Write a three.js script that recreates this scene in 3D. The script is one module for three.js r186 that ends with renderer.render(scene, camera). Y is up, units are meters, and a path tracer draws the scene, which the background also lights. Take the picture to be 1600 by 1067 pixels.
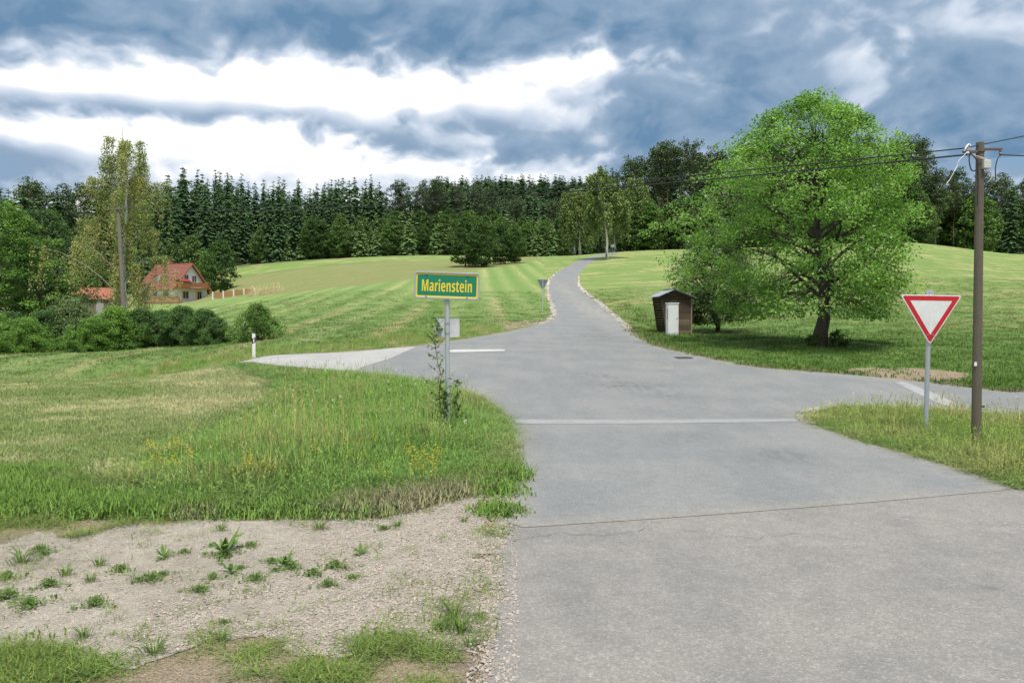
import * as THREE from 'three';
import { mergeGeometries } from 'three/addons/utils/BufferGeometryUtils.js';
import { TextGeometry } from 'three/addons/geometries/TextGeometry.js';
import { FontLoader } from 'three/addons/loaders/FontLoader.js';
import { RoundedBoxGeometry } from 'three/addons/geometries/RoundedBoxGeometry.js';
import { createNoise2D, createNoise3D } from 'simplex-noise';

// ---------------------------------------------------------------- camera, exposure, sky, sun
const scene = new THREE.Scene();
const renderer = new THREE.WebGLRenderer({ antialias: true });
renderer.setSize(1024, 682);
renderer.toneMapping = THREE.LinearToneMapping;
renderer.toneMappingExposure = 3.55;
renderer.shadowMap.enabled = true;
const camera = new THREE.PerspectiveCamera(46.43, 1024 / 682, 0.1, 4000);
camera.position.set(0, 1.7, 0);
camera.rotation.set(-THREE.MathUtils.degToRad(1.31), 0, 0);

const sun = new THREE.DirectionalLight(new THREE.Color(1.0, 0.95, 0.86), 1.5);
sun.position.set(12, 200, 48);
sun.target.position.set(0, 0, -30);
sun.castShadow = true; sun.shadow.radius = 26;
sun.shadow.mapSize.set(4096, 4096);
Object.assign(sun.shadow.camera, { left: -120, right: 120, top: 120, bottom: -120, near: 1, far: 600 });
scene.add(sun, sun.target);

// ---------------------------------------------------------------- seeded chance and noise
function rngOf(seed) { let s = seed >>> 0; return () => { s = (s + 0x6d2b79f5) >>> 0; let t = Math.imul(s ^ (s >>> 15), 1 | s); t = (t + Math.imul(t ^ (t >>> 7), 61 | t)) ^ t; return ((t ^ (t >>> 14)) >>> 0) / 4294967296; }; }
const rnd = rngOf(11);
const noise2 = createNoise2D(rngOf(5)), noise3 = createNoise3D(rngOf(7));
const clamp = THREE.MathUtils.clamp, lerp = THREE.MathUtils.lerp;
const sstep = (a, b, x) => { const t = clamp((x - a) / (b - a), 0, 1); return t * t * (3 - 2 * t); };
const fbm = (x, y, n = 4) => { let a = 0.5, s = 0; for (let i = 0; i < n; i++) { s += a * noise2(x, y); x = x * 2.03 + 17.3; y = y * 2.03 - 9.1; a *= 0.5; } return s; };
const fbm3 = (x, y, z, n) => { let a = 0.5, s = 0; for (let i = 0; i < n; i++) { s += a * noise3(x, y, z); x = x * 2.07 + 3.1; y = y * 2.07 - 5.7; z = z * 2.07 + 1.9; a *= 0.52; } return s; };
const mix3 = (a, b, t) => [a[0] + (b[0] - a[0]) * t, a[1] + (b[1] - a[1]) * t, a[2] + (b[2] - a[2]) * t];
const UPV = new THREE.Vector3(0, 1, 0);

// ---------------------------------------------------------------- broken storm-cloud sky, as an equirectangular picture of air and clouds
// heavy = banks of dark cloud, [azimuth, elevation, half width, half height in degrees, weight]; thin = openings
const HEAVY = [[-30, 18.7, 9, 1.99, 1.3], [-33, 17.5, 7, 1.68, 0.6], [-18, 19.9, 9, 1.81, 0.95], [-8, 20.7, 9, 2.28, 1.15], [2, 21.0, 8, 2.3, 1.05], [-10, 18.9, 6, 1.18, 0.4], [12, 20.2, 8, 2.54, 0.8], [20, 17.9, 9, 2.82, 0.72], [29, 15.0, 6, 3.94, 0.75], [33, 11.0, 7, 3.35, 0.85], [25, 11.8, 6, 2.72, 0.85], [17, 14.9, 5, 2.87, 0.75], [8.5, 16.0, 3.6, 2.37, 0.8], [11, 13.8, 5, 1.77, 0.7], [6, 12.9, 6, 1.29, 0.55], [-28.8, 13.4, 4.0, 0.83, 0.85], [-24, 13.4, 2.6, 0.64, 0.5], [-20, 13.6, 3.4, 0.66, 0.5], [-15.5, 14.1, 2.6, 0.67, 0.5], [-12, 13.3, 3.6, 0.78, 0.75], [-8, 12.6, 3.4, 0.79, 0.65], [-2.2, 14.3, 3.4, 0.95, 0.85], [-7.4, 14.5, 1.0, 0.45, 0.8], [-34, 9.7, 6, 1.33, 1.0], [0, 12.4, 4.5, 0.8, 0.55], [1.2, 16.4, 0.9, 0.4, 0.5], [3.2, 15.3, 1.2, 0.5, 0.5], [-27, 11.1, 3, 0.45, 0.35], [14, 11.2, 8, 1.46, 0.6]];
const THIN = [[-17, 15.8, 12, 1.29, 1.0], [-6, 16.1, 8, 1.29, 0.95], [4.5, 17.6, 4, 1.0, 0.95], [-31, 14.6, 6, 0.77, 0.75], [-20, 11.9, 9, 1.22, 0.7], [-31, 11.5, 5, 0.86, 0.8], [-10, 10.8, 9, 1.08, 0.45], [23, 16.5, 2.6, 1.75, 0.6], [10.4, 17.3, 2, 0.79, 0.6], [30, 18.0, 3, 1.39, 0.45], [26, 10.4, 6, 1.08, 0.3]];
function skyColour(az, el, out) {
  const k = 1 / (Math.sin(Math.max(el, 0.03)) + 0.16), cx = Math.sin(az) * Math.cos(el) * k, cz = -Math.cos(az) * Math.cos(el) * k;
  const A = az * 57.2958, E = el * 57.2958;
  const wx = fbm(cx * 0.9 + 3, cz * 1.5 + 1, 3), wy = fbm(cx * 0.9 - 8, cz * 1.5 + 6, 3);
  const f1 = fbm(cx * 1.1 + wx * 0.5, cz * 1.9 + wy * 0.5, 5), f2 = fbm(cx * 4.2 + wx * 1.5 + 20, cz * 7 + wy * 1.2 - 4, 5);
  const sx = Math.sin(az) * Math.cos(el), sy = Math.sin(el) * 1.55, sz = Math.cos(az) * Math.cos(el), g1 = fbm3(sx * 5, sy * 5, sz * 5, 3), g2 = fbm3(sx * 5 + 9, sy * 5, sz * 5 - 4, 3), g3 = fbm3(sx * 13 + g1 * 0.45, sy * 15 + g2 * 0.45, sz * 13, 6);
  const a = A + g1 * 2.6 + g3 * 1.5, e = E + g2 * 0.7 + g3 * 0.75;
  let h = 0, t = 0;
  for (const b of HEAVY) { const q = ((a - b[0]) / b[2]) ** 2 + ((e - b[1]) / b[3]) ** 2; if (q < 9) h += b[4] * Math.exp(-q); }
  for (const b of THIN) { const q = ((a - b[0]) / b[2]) ** 2 + ((e - b[1]) / b[3]) ** 2; if (q < 9) t += b[4] * Math.exp(-q); }
  // away from the mapped part the same kind of broken cloud goes on
  const mapped = sstep(52, 38, Math.abs(A)) * sstep(27, 23, E);
  const broad = fbm(cx * 0.55 + 40, cz * 0.75 - 13, 3);
  const free = 0.42 + broad * 1.1 + f1 * 0.5;
  const hs = h / (1 + 0.42 * h);
  const d = lerp(free, 0.31 + hs * 0.76 - t * 0.60 + g1 * 0.22, mapped) + lerp(f2 * 0.2, g3 * 0.42, sstep(60, 40, Math.abs(A)));
  const edge = clamp(0.02 + d * 0.98, 0, 1.15);
  const white = [1.1, 1.1, 1.1], pale = [0.62, 0.71, 0.84], grey = [0.315, 0.43, 0.58], dark = [0.16, 0.285, 0.445];
  let c = edge < 0.42 ? mix3(white, pale, sstep(0.05, 0.46, edge)) : edge < 0.7 ? mix3(mix3(white, pale, sstep(0.05, 0.46, 0.42)), grey, (edge - 0.42) / 0.28) : mix3(grey, dark, (edge - 0.7) / 0.4);
  const low = sstep(9, 2, E); c = mix3(c, [0.72, 0.78, 0.86], low * 0.6);
  out[0] = c[0]; out[1] = c[1]; out[2] = c[2];
}
function makeSky() {
  const W = 4096, H = 2048, data = new Float32Array(W * H * 4), S = 16, o = [0, 0, 0];
  const cw = W / S, ch = H / S + 1, coarse = new Float32Array(cw * ch * 3);
  const dirOf = (col, row) => [((col / W - 0.5) * 2 * Math.PI), (row / H - 0.5) * Math.PI];
  const azOf = (th) => { let a = th + Math.PI / 2; if (a > Math.PI) a -= 2 * Math.PI; return a; };      // 0 = towards -z, positive to +x
  for (let j = 0; j < ch; j++) for (let i = 0; i < cw; i++) { const [th, el] = dirOf(i * S, j * S); skyColour(azOf(th), Math.max(el, 0), o); coarse.set(o, (j * cw + i) * 3); }
  for (let j = 0; j < H; j++) for (let i = 0; i < W; i++) {
    const [th, el] = dirOf(i + 0.5, j + 0.5), az = azOf(th), k = (j * W + i) * 4, E = el * 57.3;
    if (E > 3 && E < 27 && Math.abs(az) < 0.70) skyColour(az, el, o);
    else { const fi = i / S, fj = j / S, i0 = Math.floor(fi), j0 = Math.floor(fj), x = fi - i0, y = fj - j0, i1 = (i0 + 1) % cw, j1 = Math.min(j0 + 1, ch - 1);
      for (let c = 0; c < 3; c++) o[c] = lerp(lerp(coarse[(j0 * cw + i0) * 3 + c], coarse[(j0 * cw + i1) * 3 + c], x), lerp(coarse[(j1 * cw + i0) * 3 + c], coarse[(j1 * cw + i1) * 3 + c], x), y); }
    data[k] = o[0]; data[k + 1] = o[1]; data[k + 2] = o[2]; data[k + 3] = 1;
  }
  const t = new THREE.DataTexture(data, W, H, THREE.RGBAFormat, THREE.FloatType);
  t.mapping = THREE.EquirectangularReflectionMapping; t.magFilter = THREE.LinearFilter; t.needsUpdate = true;
  return t;
}
const skyTexture = makeSky();
scene.background = skyTexture; scene.environment = skyTexture;
scene.backgroundIntensity = scene.environmentIntensity = 0.285;

console.log('sky done');
// ---------------------------------------------------------------- naming helpers
const taken = new Map();
function numbered(n) { const k = taken.get(n) ?? 0; taken.set(n, k + 1); return k ? `${n}_${String(k).padStart(3, '0')}` : n; }
const shade = (o) => { o.traverse((c) => { if (c.isMesh) { c.castShadow = true; c.receiveShadow = true; } }); return o; };
function tag(o, label, category, group) { o.userData.label = label; o.userData.category = category; if (group) o.userData.group = group; return o; }
function top(o, name, label, category, group) { o.name = numbered(name); tag(o, label, category, group); shade(o); scene.add(o); return o; }
function thing(name, label, category, pos = [0, 0, 0], turn = 0, group) { const o = new THREE.Group(); o.position.set(...pos); o.rotation.y = turn; return top(o, name, label, category, group); }
function part(parent, name, geometry, material, label) { const m = new THREE.Mesh(Array.isArray(geometry) ? mergeAll(geometry) : geometry, material); m.name = name; m.castShadow = m.receiveShadow = true; parent.add(m); if (label) m.userData.label = label; return m; }
function copyOf(proto, pos, turn, scale, label, group) {
  const c = proto.clone(); c.name = numbered(proto.userData.base); c.position.set(...pos); c.rotation.y = turn; if (scale) c.scale.set(...scale);
  c.userData = { label: label ?? proto.userData.label, category: proto.userData.category, group: group ?? proto.userData.group };
  scene.add(c); return c;
}
function mergeAll(list) { return mergeGeometries(list.map((g) => { const q = g.index ? g.toNonIndexed() : g; for (const k of Object.keys(q.attributes)) if (!['position', 'normal', 'uv'].includes(k)) q.deleteAttribute(k); if (!q.attributes.uv) q.setAttribute('uv', new THREE.BufferAttribute(new Float32Array(q.attributes.position.count * 2), 2)); return q; })); }
const box = (w, h, d, x = 0, y = 0, z = 0) => new THREE.BoxGeometry(w, h, d).translate(x, y, z);
const rbox = (w, h, d, x = 0, y = 0, z = 0, r = 0.006) => new RoundedBoxGeometry(w, h, d, 2, r).translate(x, y, z);
const cyl = (r0, r1, h, x = 0, y = 0, z = 0, n = 14) => new THREE.CylinderGeometry(r1, r0, h, n).translate(x, y + h / 2, z);
const tube = (pts, r, n = 24, s = 6) => new THREE.TubeGeometry(new THREE.CatmullRomCurve3(pts.map((p) => new THREE.Vector3(...p))), n, r, s);
const lin = (r, g, b) => new THREE.Color().setRGB(r, g, b);
const std = (c, roughness = 0.8, o = {}) => new THREE.MeshStandardMaterial({ color: Array.isArray(c) ? lin(...c) : c, roughness, ...o });

// ---------------------------------------------------------------- relief of the place: heights measured along bearings (tangent) at distances from the corner where the roads part
const ASPHALT = [[-0.05,-6.51],[0.0,-7.39],[0.06,-8.78],[0.08,-9.58],[0.05,-11.1],[0.01,-13.27],[-0.16,-14.87],[-0.4,-16.13],[-0.77,-17.33],[-1.21,-18.37],[-1.8,-19.81],[-2.54,-21.04],[-3.48,-22.19],[-4.48,-23.08],[-6.18,-24.16],[-7.7,-25.53],[-9.37,-27.72],[-12.5,-28.3],[-12.8,-30.9],[-10.06,-29.78],[-9.62,-29.91],[-7.67,-29.81],[-5.8,-30.07],[-3.8,-31.47],[-2.74,-34.09],[-1.22,-38.04],[0.33,-41.64],[1.68,-46.42],[2.56,-51.44],[3.04,-56.52],[3.34,-62.91],[3.73,-76.1],[4.19,-91.57],[4.8,-105.82],[5.69,-118.2],[7.19,-131.72],[10.07,-149.47],[13.57,-165.84],[16.79,-177.39],[18.49,-182.91],[24,-200],[30,-240],[33.5,-240],[27,-196],[20.19,-178.55],[18.29,-170.12],[15.42,-157.51],[12.29,-139.26],[10.4,-124.65],[9.31,-113.7],[8.69,-104.08],[8.16,-90.79],[7.98,-79.51],[7.45,-64.86],[6.85,-52.59],[6.19,-43.51],[5.72,-37.43],[5.53,-31.52],[5.86,-28.04],[6.61,-25.66],[7.57,-23.51],[8.84,-22.41],[10.26,-21.25],[11.35,-20.15],[11.99,-18.61],[25,-21.5],[70,-28],[70,-23],[25,-17],[9.25,-14.35],[8.68,-14.97],[7.83,-15.67],[6.93,-15.93],[6.24,-15.8],[5.73,-15.33],[5.35,-14.7],[5.09,-13.97],[4.97,-13.35],[4.96,-12.56],[4.96,-11.4],[5.08,-10.49],[5.16,-9.54],[5.17,-8.78],[5.16,-8.07],[4.42,-7.83],[3.67,-7.57],[2.97,-7.35],[2.31,-7.15],[1.69,-6.97],[1.1,-6.81],[0.54,-6.67]];
const OLD_ASPHALT = [[-0.05,-6.51],[0.54,-6.67],[1.1,-6.81],[1.69,-6.97],[2.31,-7.15],[2.97,-7.35],[3.67,-7.57],[4.42,-7.83],[5.16,-8.07],[9,-6.2],[13,-3],[15,4],[-0.9,4],[-0.35,-1],[-0.2,-2.5],[-0.1,-3.76],[-0.08,-3.99],[-0.09,-4.24],[-0.08,-4.72],[-0.09,-5.19],[-0.07,-5.76]];
const PALE_ROAD = [[-4.7,-22.8],[-4.46,-25.2],[-3.74,-31.46],[-5.8,-30.07],[-7.67,-29.81],[-9.62,-29.91],[-10.06,-29.78],[-12.8,-30.9],[-12.5,-28.3],[-9.37,-27.72],[-7.7,-25.53],[-6.18,-24.16]];
const STRIP_NEAR = [[0.03,-13.97],[2.25,-13.97],[5.08,-14.02],[4.92,-13.52],[2.16,-13.4],[0.03,-13.31]];
const STRIP_LEFT = [[-2.41,-29.94],[-0.29,-30.23],[-0.26,-29.25],[-2.32,-28.85]];
const STRIP_RIGHT = [[9.96,-20.73],[10.23,-20.57],[9.73,-18.04],[8.94,-15.51],[8.58,-15.2],[9.11,-17.4]];
const GRAVEL = [[-0.05,-6.51],[0.0,-7.39],[0.04,-8.26],[-0.03,-8.53],[-0.2,-8.1],[-0.49,-7.66],[-0.93,-7.21],[-1.36,-6.99],[-1.84,-6.9],[-2.33,-6.85],[-2.83,-6.72],[-3.26,-6.51],[-3.63,-6.32],[-3.97,-6.13],[-5.5,-6.3],[-8,-6.2],[-8,-4.3],[-4,-4.1],[-2.67,-4.11],[-2.25,-4.07],[-1.78,-4.05],[-1.26,-4.09],[-0.81,-4.15],[-0.5,-4.13],[-0.32,-3.99],[-0.1,-3.76],[-0.08,-3.99],[-0.09,-4.24],[-0.08,-4.72],[-0.09,-5.19],[-0.07,-5.76]];
const DIRT_RIGHT = [[9.87,-23.15],[11.09,-23.76],[12.26,-23.8],[12.93,-22.95],[12.99,-22.1],[11.73,-21.44],[10.92,-20.88],[10.26,-21.25],[9.65,-21.8]];
const DIRT_LEFT = [[-0.88,-43.82],[0.0,-49.07],[1.64,-50.88],[2.72,-52.83],[2.17,-48.19],[0.89,-44.22],[-0.17,-41.19]];
const EDGE_L = [[1.68,-46.42],[2.56,-51.44],[3.04,-56.52],[3.34,-62.91],[3.73,-76.1],[4.19,-91.57],[4.8,-105.82],[5.69,-118.2],[7.19,-131.72],[10.07,-149.47]];
const EDGE_R = [[10.4,-124.65],[9.31,-113.7],[8.69,-104.08],[8.16,-90.79],[7.98,-79.51],[7.45,-64.86],[6.85,-52.59],[6.19,-43.51],[5.93,-40.07]];
const ISLAND_TIP = [[6.24,-15.8],[5.73,-15.33],[5.35,-14.7],[5.09,-13.97],[4.97,-13.35]];
const TALL = [[-4.33,-8.26],[-4.71,-10.81],[-4.87,-14.07],[-5.27,-17.68],[-7.19,-22.32],[-9.93,-26.83],[-13.3,-31.79],[-18.06,-37.41],[-14.96,-37.2],[-10.06,-29.78],[-7.77,-25.75],[-6.18,-24.16],[-4.48,-23.08],[-3.48,-22.19],[-2.54,-21.04],[-1.8,-19.81],[-1.21,-18.37],[-0.77,-17.33],[-0.4,-16.13],[-0.16,-14.87],[0.01,-13.27],[0.04,-11.4],[-0.24,-9.8],[-0.57,-8.78],[-1.01,-7.8],[-1.7,-7.52],[-2.39,-7.39],[-3.22,-7.39],[-3.7,-7.52]];
const MOWN_PALE = [[-11.42,-27.3],[-7.19,-22.32],[-6.46,-20.56],[-5.89,-15.55],[-5.92,-13.61],[-7.59,-18.13]];
const FIELD_EDGE = [[-46.02,-127.35],[-30.66,-109.11],[-21.77,-108.49],[-14.97,-124.35],[-10.75,-133.97],[-2.56,-159.53],[8.9,-184.91]];
const MIDTREE = [[-12.12,-171.61],[-7.61,-158.07],[-3.36,-167.46],[0.0,-167.46]];
const BUSHL = [[-25.0,-40.9],[-22.48,-40.51],[-20.45,-40.36],[-17.04,-38.53],[-14.16,-36.68],[-16.37,-44.75],[-13.88,-43.16]];
const DRAIN = [[5.63,-26.13]];
const BEARING= [-1.2862, -0.6431, -0.4823, -0.4019, -0.3457, -0.201, -0.0804, 0.0643, 0.1608, 0.3215, 0.4823, 0.6431, 1.2862];
const DIST= [1, 10, 14, 18, 22, 26, 30, 35, 40, 48, 58, 68, 80, 100, 120, 150, 180, 216, 250, 300, 400, 600, 1500];
const RELIEF= [[0,0.0,0.0,0.0,0.0,0.0,0.0,0.035,0.1,0.285,0.6,0.978,1.5,2.5,3.458,5.0,7.087,10.0,12.943,18.0,32.933,60.0,110],[0,0.0,0.0,0.0,0.0,0.0,0.0,0.035,0.1,0.285,0.6,0.978,1.5,2.5,3.458,5.0,7.023,10.0,13.628,20.0,35.599,62.0,110],[0,0.0,0.0,0.0,0.009,0.054,0.1,0.143,0.2,0.491,1.0,1.539,2.2,3.2,4.14,5.5,7.0,10.71,15.0,22.0,39.098,66.0,110],[0,0.0,0.0,0.028,0.08,0.165,0.25,0.341,0.45,0.739,1.2,1.765,2.5,3.7,4.608,5.7,7.025,11.0,16.5,23.0,40.325,68.0,110],[0,0.0,0.0,0.058,0.149,0.275,0.4,0.54,0.7,1.062,1.6,2.216,3.0,4.3,5.585,8.044,11.0,15.0,20.0,24.0,40.437,70.0,110],[0,0.0,0.0,0.087,0.221,0.403,0.6,0.885,1.2,1.714,2.4,3.187,4.2,6.0,7.794,10.812,14.5,18.7,22.3,25.0,41.06,72.0,110],[0,0.0,0.0,0.118,0.284,0.479,0.68,0.94,1.22,1.697,2.35,3.128,4.15,6.0,8.181,11.6,15.151,19.3,23.0,25.0,41.665,75.0,112],[0,0.0,0.0,0.117,0.29,0.505,0.72,0.977,1.25,1.734,2.4,3.177,4.2,6.1,8.523,12.3,16.252,19.9,21.6,24.0,41.722,76.0,112],[0,0.0,0.0,0.117,0.291,0.51,0.73,0.995,1.28,1.789,2.5,3.358,4.5,6.6,9.114,13.0,17.369,21.2,22.6,24.0,38.654,70.0,110],[0,0.0,0.0,0.117,0.293,0.523,0.75,1.014,1.3,1.838,2.6,3.497,4.7,7.0,9.58,13.5,18.171,22.0,23.0,24.0,34.974,60.0,100],[0,0.0,0.0,0.085,0.237,0.478,0.72,0.995,1.3,1.914,2.8,3.817,5.2,8.0,11.075,15.6,20.0,22.5,23.182,24.0,31.643,50.0,90],[0,0.0,0.0,0.055,0.168,0.378,0.6,0.883,1.2,1.776,2.6,3.625,5.0,7.5,10.058,13.7,17.2,19.3,20.423,22.0,29.335,45.0,80],[0,0.0,0.0,0.055,0.168,0.378,0.6,0.885,1.2,1.742,2.5,3.441,4.7,7.0,9.392,12.5,14.861,17.0,18.253,20.0,26.626,40.0,70]];
const LOGD = DIST.map(Math.log), SLOPES = RELIEF.map((y) => {
  const n = y.length, h = [], m = [], d = new Array(n).fill(0);
  for (let i = 0; i < n - 1; i++) { h.push(LOGD[i + 1] - LOGD[i]); m.push((y[i + 1] - y[i]) / h[i]); }
  d[0] = m[0]; d[n - 1] = m[n - 2];
  for (let i = 1; i < n - 1; i++) if (m[i - 1] * m[i] > 0) { const a = 2 * h[i] + h[i - 1], b = h[i] + 2 * h[i - 1]; d[i] = (a + b) / (a / m[i - 1] + b / m[i]); }
  return d;
});
function column(j, l, i) {
  const h = LOGD[i + 1] - LOGD[i], t = (l - LOGD[i]) / h, y = RELIEF[j], d = SLOPES[j];
  return y[i] * (1 + 2 * t) * (1 - t) ** 2 + h * d[i] * t * (1 - t) ** 2 + y[i + 1] * t * t * (3 - 2 * t) + h * d[i + 1] * t * t * (t - 1);
}
// the left lane runs in a shallow cutting
const cutting = (x, d) => (x > -8 || d < 20 || d > 50 ? 0 : -0.62 * sstep(-8.6, -13, x) * Math.exp(-(((d - (29.2 + Math.max(0, -x - 12) * 0.2)) / 3.4) ** 2)));
function heightAt(x, z) { return plainHeight(x, z) + cutting(x, -z); }
function plainHeight(x, z) {
  const d = -z; if (d < 10) return 0;
  const u = clamp(x / d, BEARING[0], BEARING.at(-1)), l = Math.log(Math.min(1499, d)), N = BEARING.length - 1;
  let i = 0; while (i < N - 1 && BEARING[i + 1] < u) i++;
  let k = 0; while (LOGD[k + 1] < l) k++;
  const a = column(Math.max(i - 1, 0), l, k), b = column(i, l, k), c = column(i + 1, l, k), e = column(Math.min(i + 2, N), l, k), h = BEARING[i + 1] - BEARING[i], t = (u - BEARING[i]) / h;
  const m0 = (c - a) / (BEARING[i + 1] - BEARING[Math.max(i - 1, 0)]), m1 = (e - b) / (BEARING[Math.min(i + 2, N)] - BEARING[i]);
  return b * (1 + 2 * t) * (1 - t) ** 2 + h * m0 * t * (1 - t) ** 2 + c * t * t * (3 - 2 * t) + h * m1 * t * t * (t - 1);
}
// signed distance to a polygon, positive inside
const frames = new Map();
function frameOf(poly) { if (!frames.has(poly)) { let a = 1e9, b = -1e9, c = 1e9, e = -1e9; for (const [x, z] of poly) { a = Math.min(a, x); b = Math.max(b, x); c = Math.min(c, z); e = Math.max(e, z); } frames.set(poly, [a, b, c, e]); } return frames.get(poly); }
function sdf(poly, x, z) {
  const [fa, fb, fc, fe] = frameOf(poly), away = Math.max(fa - x, x - fb, fc - z, z - fe); if (away > 5) return -away;
  let d = 1e9, inside = false;
  for (let i = 0, j = poly.length - 1; i < poly.length; j = i++) {
    const [ax, az] = poly[i], [bx, bz] = poly[j], ex = bx - ax, ez = bz - az, wx = x - ax, wz = z - az, t = clamp((wx * ex + wz * ez) / (ex * ex + ez * ez), 0, 1), px = wx - ex * t, pz = wz - ez * t;
    d = Math.min(d, px * px + pz * pz);
    if ((az > z) !== (bz > z) && x < (bx - ax) * (z - az) / (bz - az) + ax) inside = !inside;
  }
  return inside ? Math.sqrt(d) : -Math.sqrt(d);
}
function lineDist(line, x, z) {
  const [fa, fb, fc, fe] = frameOf(line), away = Math.max(fa - x, x - fb, fc - z, z - fe); if (away > 5) return away;
  let d = 1e9;
  for (let i = 0; i < line.length - 1; i++) { const [ax, az] = line[i], [bx, bz] = line[i + 1], ex = bx - ax, ez = bz - az, wx = x - ax, wz = z - az, t = clamp((wx * ex + wz * ez) / (ex * ex + ez * ez), 0, 1); d = Math.min(d, Math.hypot(wx - ex * t, wz - ez * t)); }
  return d;
}
// smooth a surveyed outline
function rounded(poly, keep = 2, rounds = 2) { let p = poly; for (let r = 0; r < rounds; r++) { const q = []; for (let i = 0; i < p.length; i++) { const a = p[i], b = p[(i + 1) % p.length]; q.push([a[0] * .75 + b[0] * .25, a[1] * .75 + b[1] * .25], [a[0] * .25 + b[0] * .75, a[1] * .25 + b[1] * .75]); } p = q; } return p; }
const asphaltShape = rounded(ASPHALT, 2, 1);
const roadAt = (x, z) => Math.max(sdf(asphaltShape, x, z), sdf(OLD_ASPHALT, x, z));

// one grid of rings and bearings carries the ground and every sheet laid on it
const bearings = [], rings = [];
for (let a = -180; a < -46; a += 4) bearings.push(a);
for (let a = -46; a < 46; a += 0.2) bearings.push(a);
for (let a = 46; a < 180; a += 4) bearings.push(a);
for (let r = 0.6; r < 1500; r *= r < 30 ? 1.016 : r < 260 ? 1.013 : 1.03) rings.push(r);
rings.push(1500);
const NB = bearings.length, NR = rings.length, gx = new Float32Array(NB * NR), gy = new Float32Array(NB * NR), gz = new Float32Array(NB * NR), gn = new Float32Array(NB * NR * 3);
{
  const e = 0.3;
  for (let j = 0; j < NR; j++) for (let i = 0; i < NB; i++) {
    const k = j * NB + i, a = bearings[i] * Math.PI / 180, x = rings[j] * Math.sin(a), z = -rings[j] * Math.cos(a), s = e + rings[j] * 0.01;
    gx[k] = x; gz[k] = z;
    gy[k] = heightAt(x, z) + (rings[j] > 9 ? 0.05 * noise2(x * 0.12, z * 0.12) * sstep(9, 22, rings[j]) : 0);
    const nx = heightAt(x - s, z) - heightAt(x + s, z), nz = heightAt(x, z - s) - heightAt(x, z + s), l = Math.hypot(nx, 2 * s, nz);
    gn[k * 3] = nx / l; gn[k * 3 + 1] = 2 * s / l; gn[k * 3 + 2] = nz / l;
  }
}
const groundY = (x, z) => { const r = Math.hypot(x, z); return heightAt(x, z) + (r > 9 ? 0.05 * noise2(x * 0.12, z * 0.12) * sstep(9, 22, r) : 0); };
console.log('grid', NB, NR);

// ---------------------------------------------------------------- textures: grain only
function grain(size, make, srgb = false) {
  const data = new Uint8Array(size * size * 4), o = [0, 0, 0];
  for (let y = 0; y < size; y++) for (let x = 0; x < size; x++) { make(x, y, o); const k = (y * size + x) * 4; data[k] = clamp(o[0] * 255, 0, 255); data[k + 1] = clamp(o[1] * 255, 0, 255); data[k + 2] = clamp(o[2] * 255, 0, 255); data[k + 3] = 255; }
  const t = new THREE.DataTexture(data, size, size); t.wrapS = t.wrapT = THREE.RepeatWrapping; t.magFilter = THREE.LinearFilter; t.minFilter = THREE.LinearMipmapLinearFilter; t.generateMipmaps = true; t.needsUpdate = true;
  if (srgb) t.colorSpace = THREE.SRGBColorSpace;
  return t;
}
function lattice(n, seed) { const r = rngOf(seed), a = new Float32Array(n * n).map(() => r()); return (x, y) => { const i = Math.floor(x), j = Math.floor(y), u = x - i, v = y - j, s = u * u * (3 - 2 * u), t = v * v * (3 - 2 * v), g = (p, q) => a[((q % n + n) % n) * n + ((p % n + n) % n)]; return lerp(lerp(g(i, j), g(i + 1, j), s), lerp(g(i, j + 1), g(i + 1, j + 1), s), t); }; }
// scattered round stones, wrapped: value of the stone at each texel, or -1
function stoneField(size, count, r0, r1, seed) {
  const f = new Float32Array(size * size).fill(-1), hgt = new Float32Array(size * size), r = rngOf(seed);
  for (let s = 0; s < count; s++) {
    const cx = r() * size, cy = r() * size, rad = r0 + (r1 - r0) * r() ** 2, q = 0.6 + 0.4 * r(), a = r() * 3.14, v = r(), c = Math.cos(a), n = Math.sin(a);
    for (let y = -Math.ceil(rad); y <= rad; y++) for (let x = -Math.ceil(rad); x <= rad; x++) {
      const u = (x * c + y * n) / rad, w = (-x * n + y * c) / (rad * q), d = u * u + w * w; if (d > 1) continue;
      const k = ((Math.floor(cy + y) % size + size) % size) * size + ((Math.floor(cx + x) % size + size) % size); f[k] = v; hgt[k] = Math.sqrt(1 - d);
    }
  }
  return [f, hgt];
}
const TS = 1024;
const fineA = lattice(512, 3), fineB = lattice(128, 4), fineC = lattice(32, 6), fineD = lattice(8, 9);
const [stF, stH] = stoneField(TS, 62000, 1.0, 3.6, 21);
const asphaltMap = grain(TS, (x, y, o) => {
  const v = stF[y * TS + x], m = 0.6 + 0.15 * fineA(x / 2, y / 2) + 0.12 * fineB(x / 8, y / 8) + 0.10 * fineC(x / 32, y / 32);
  const s = v < 0 ? 0.80 : v > 0.95 ? 1.28 : v > 0.90 ? 0.80 : 0.92 + 0.16 * v, w = v > 0.5 && v < 0.62 ? 0.025 : 0;
  o[0] = m * s + w; o[1] = m * s + w * .4; o[2] = m * s * 0.985;
});
const asphaltBump = grain(TS, (x, y, o) => { o[0] = o[1] = o[2] = 0.35 + 0.5 * stH[y * TS + x] + 0.1 * fineB(x / 8, y / 8); });
const [gvF, gvH] = stoneField(TS, 46000, 1.2, 4.6, 44);
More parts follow.
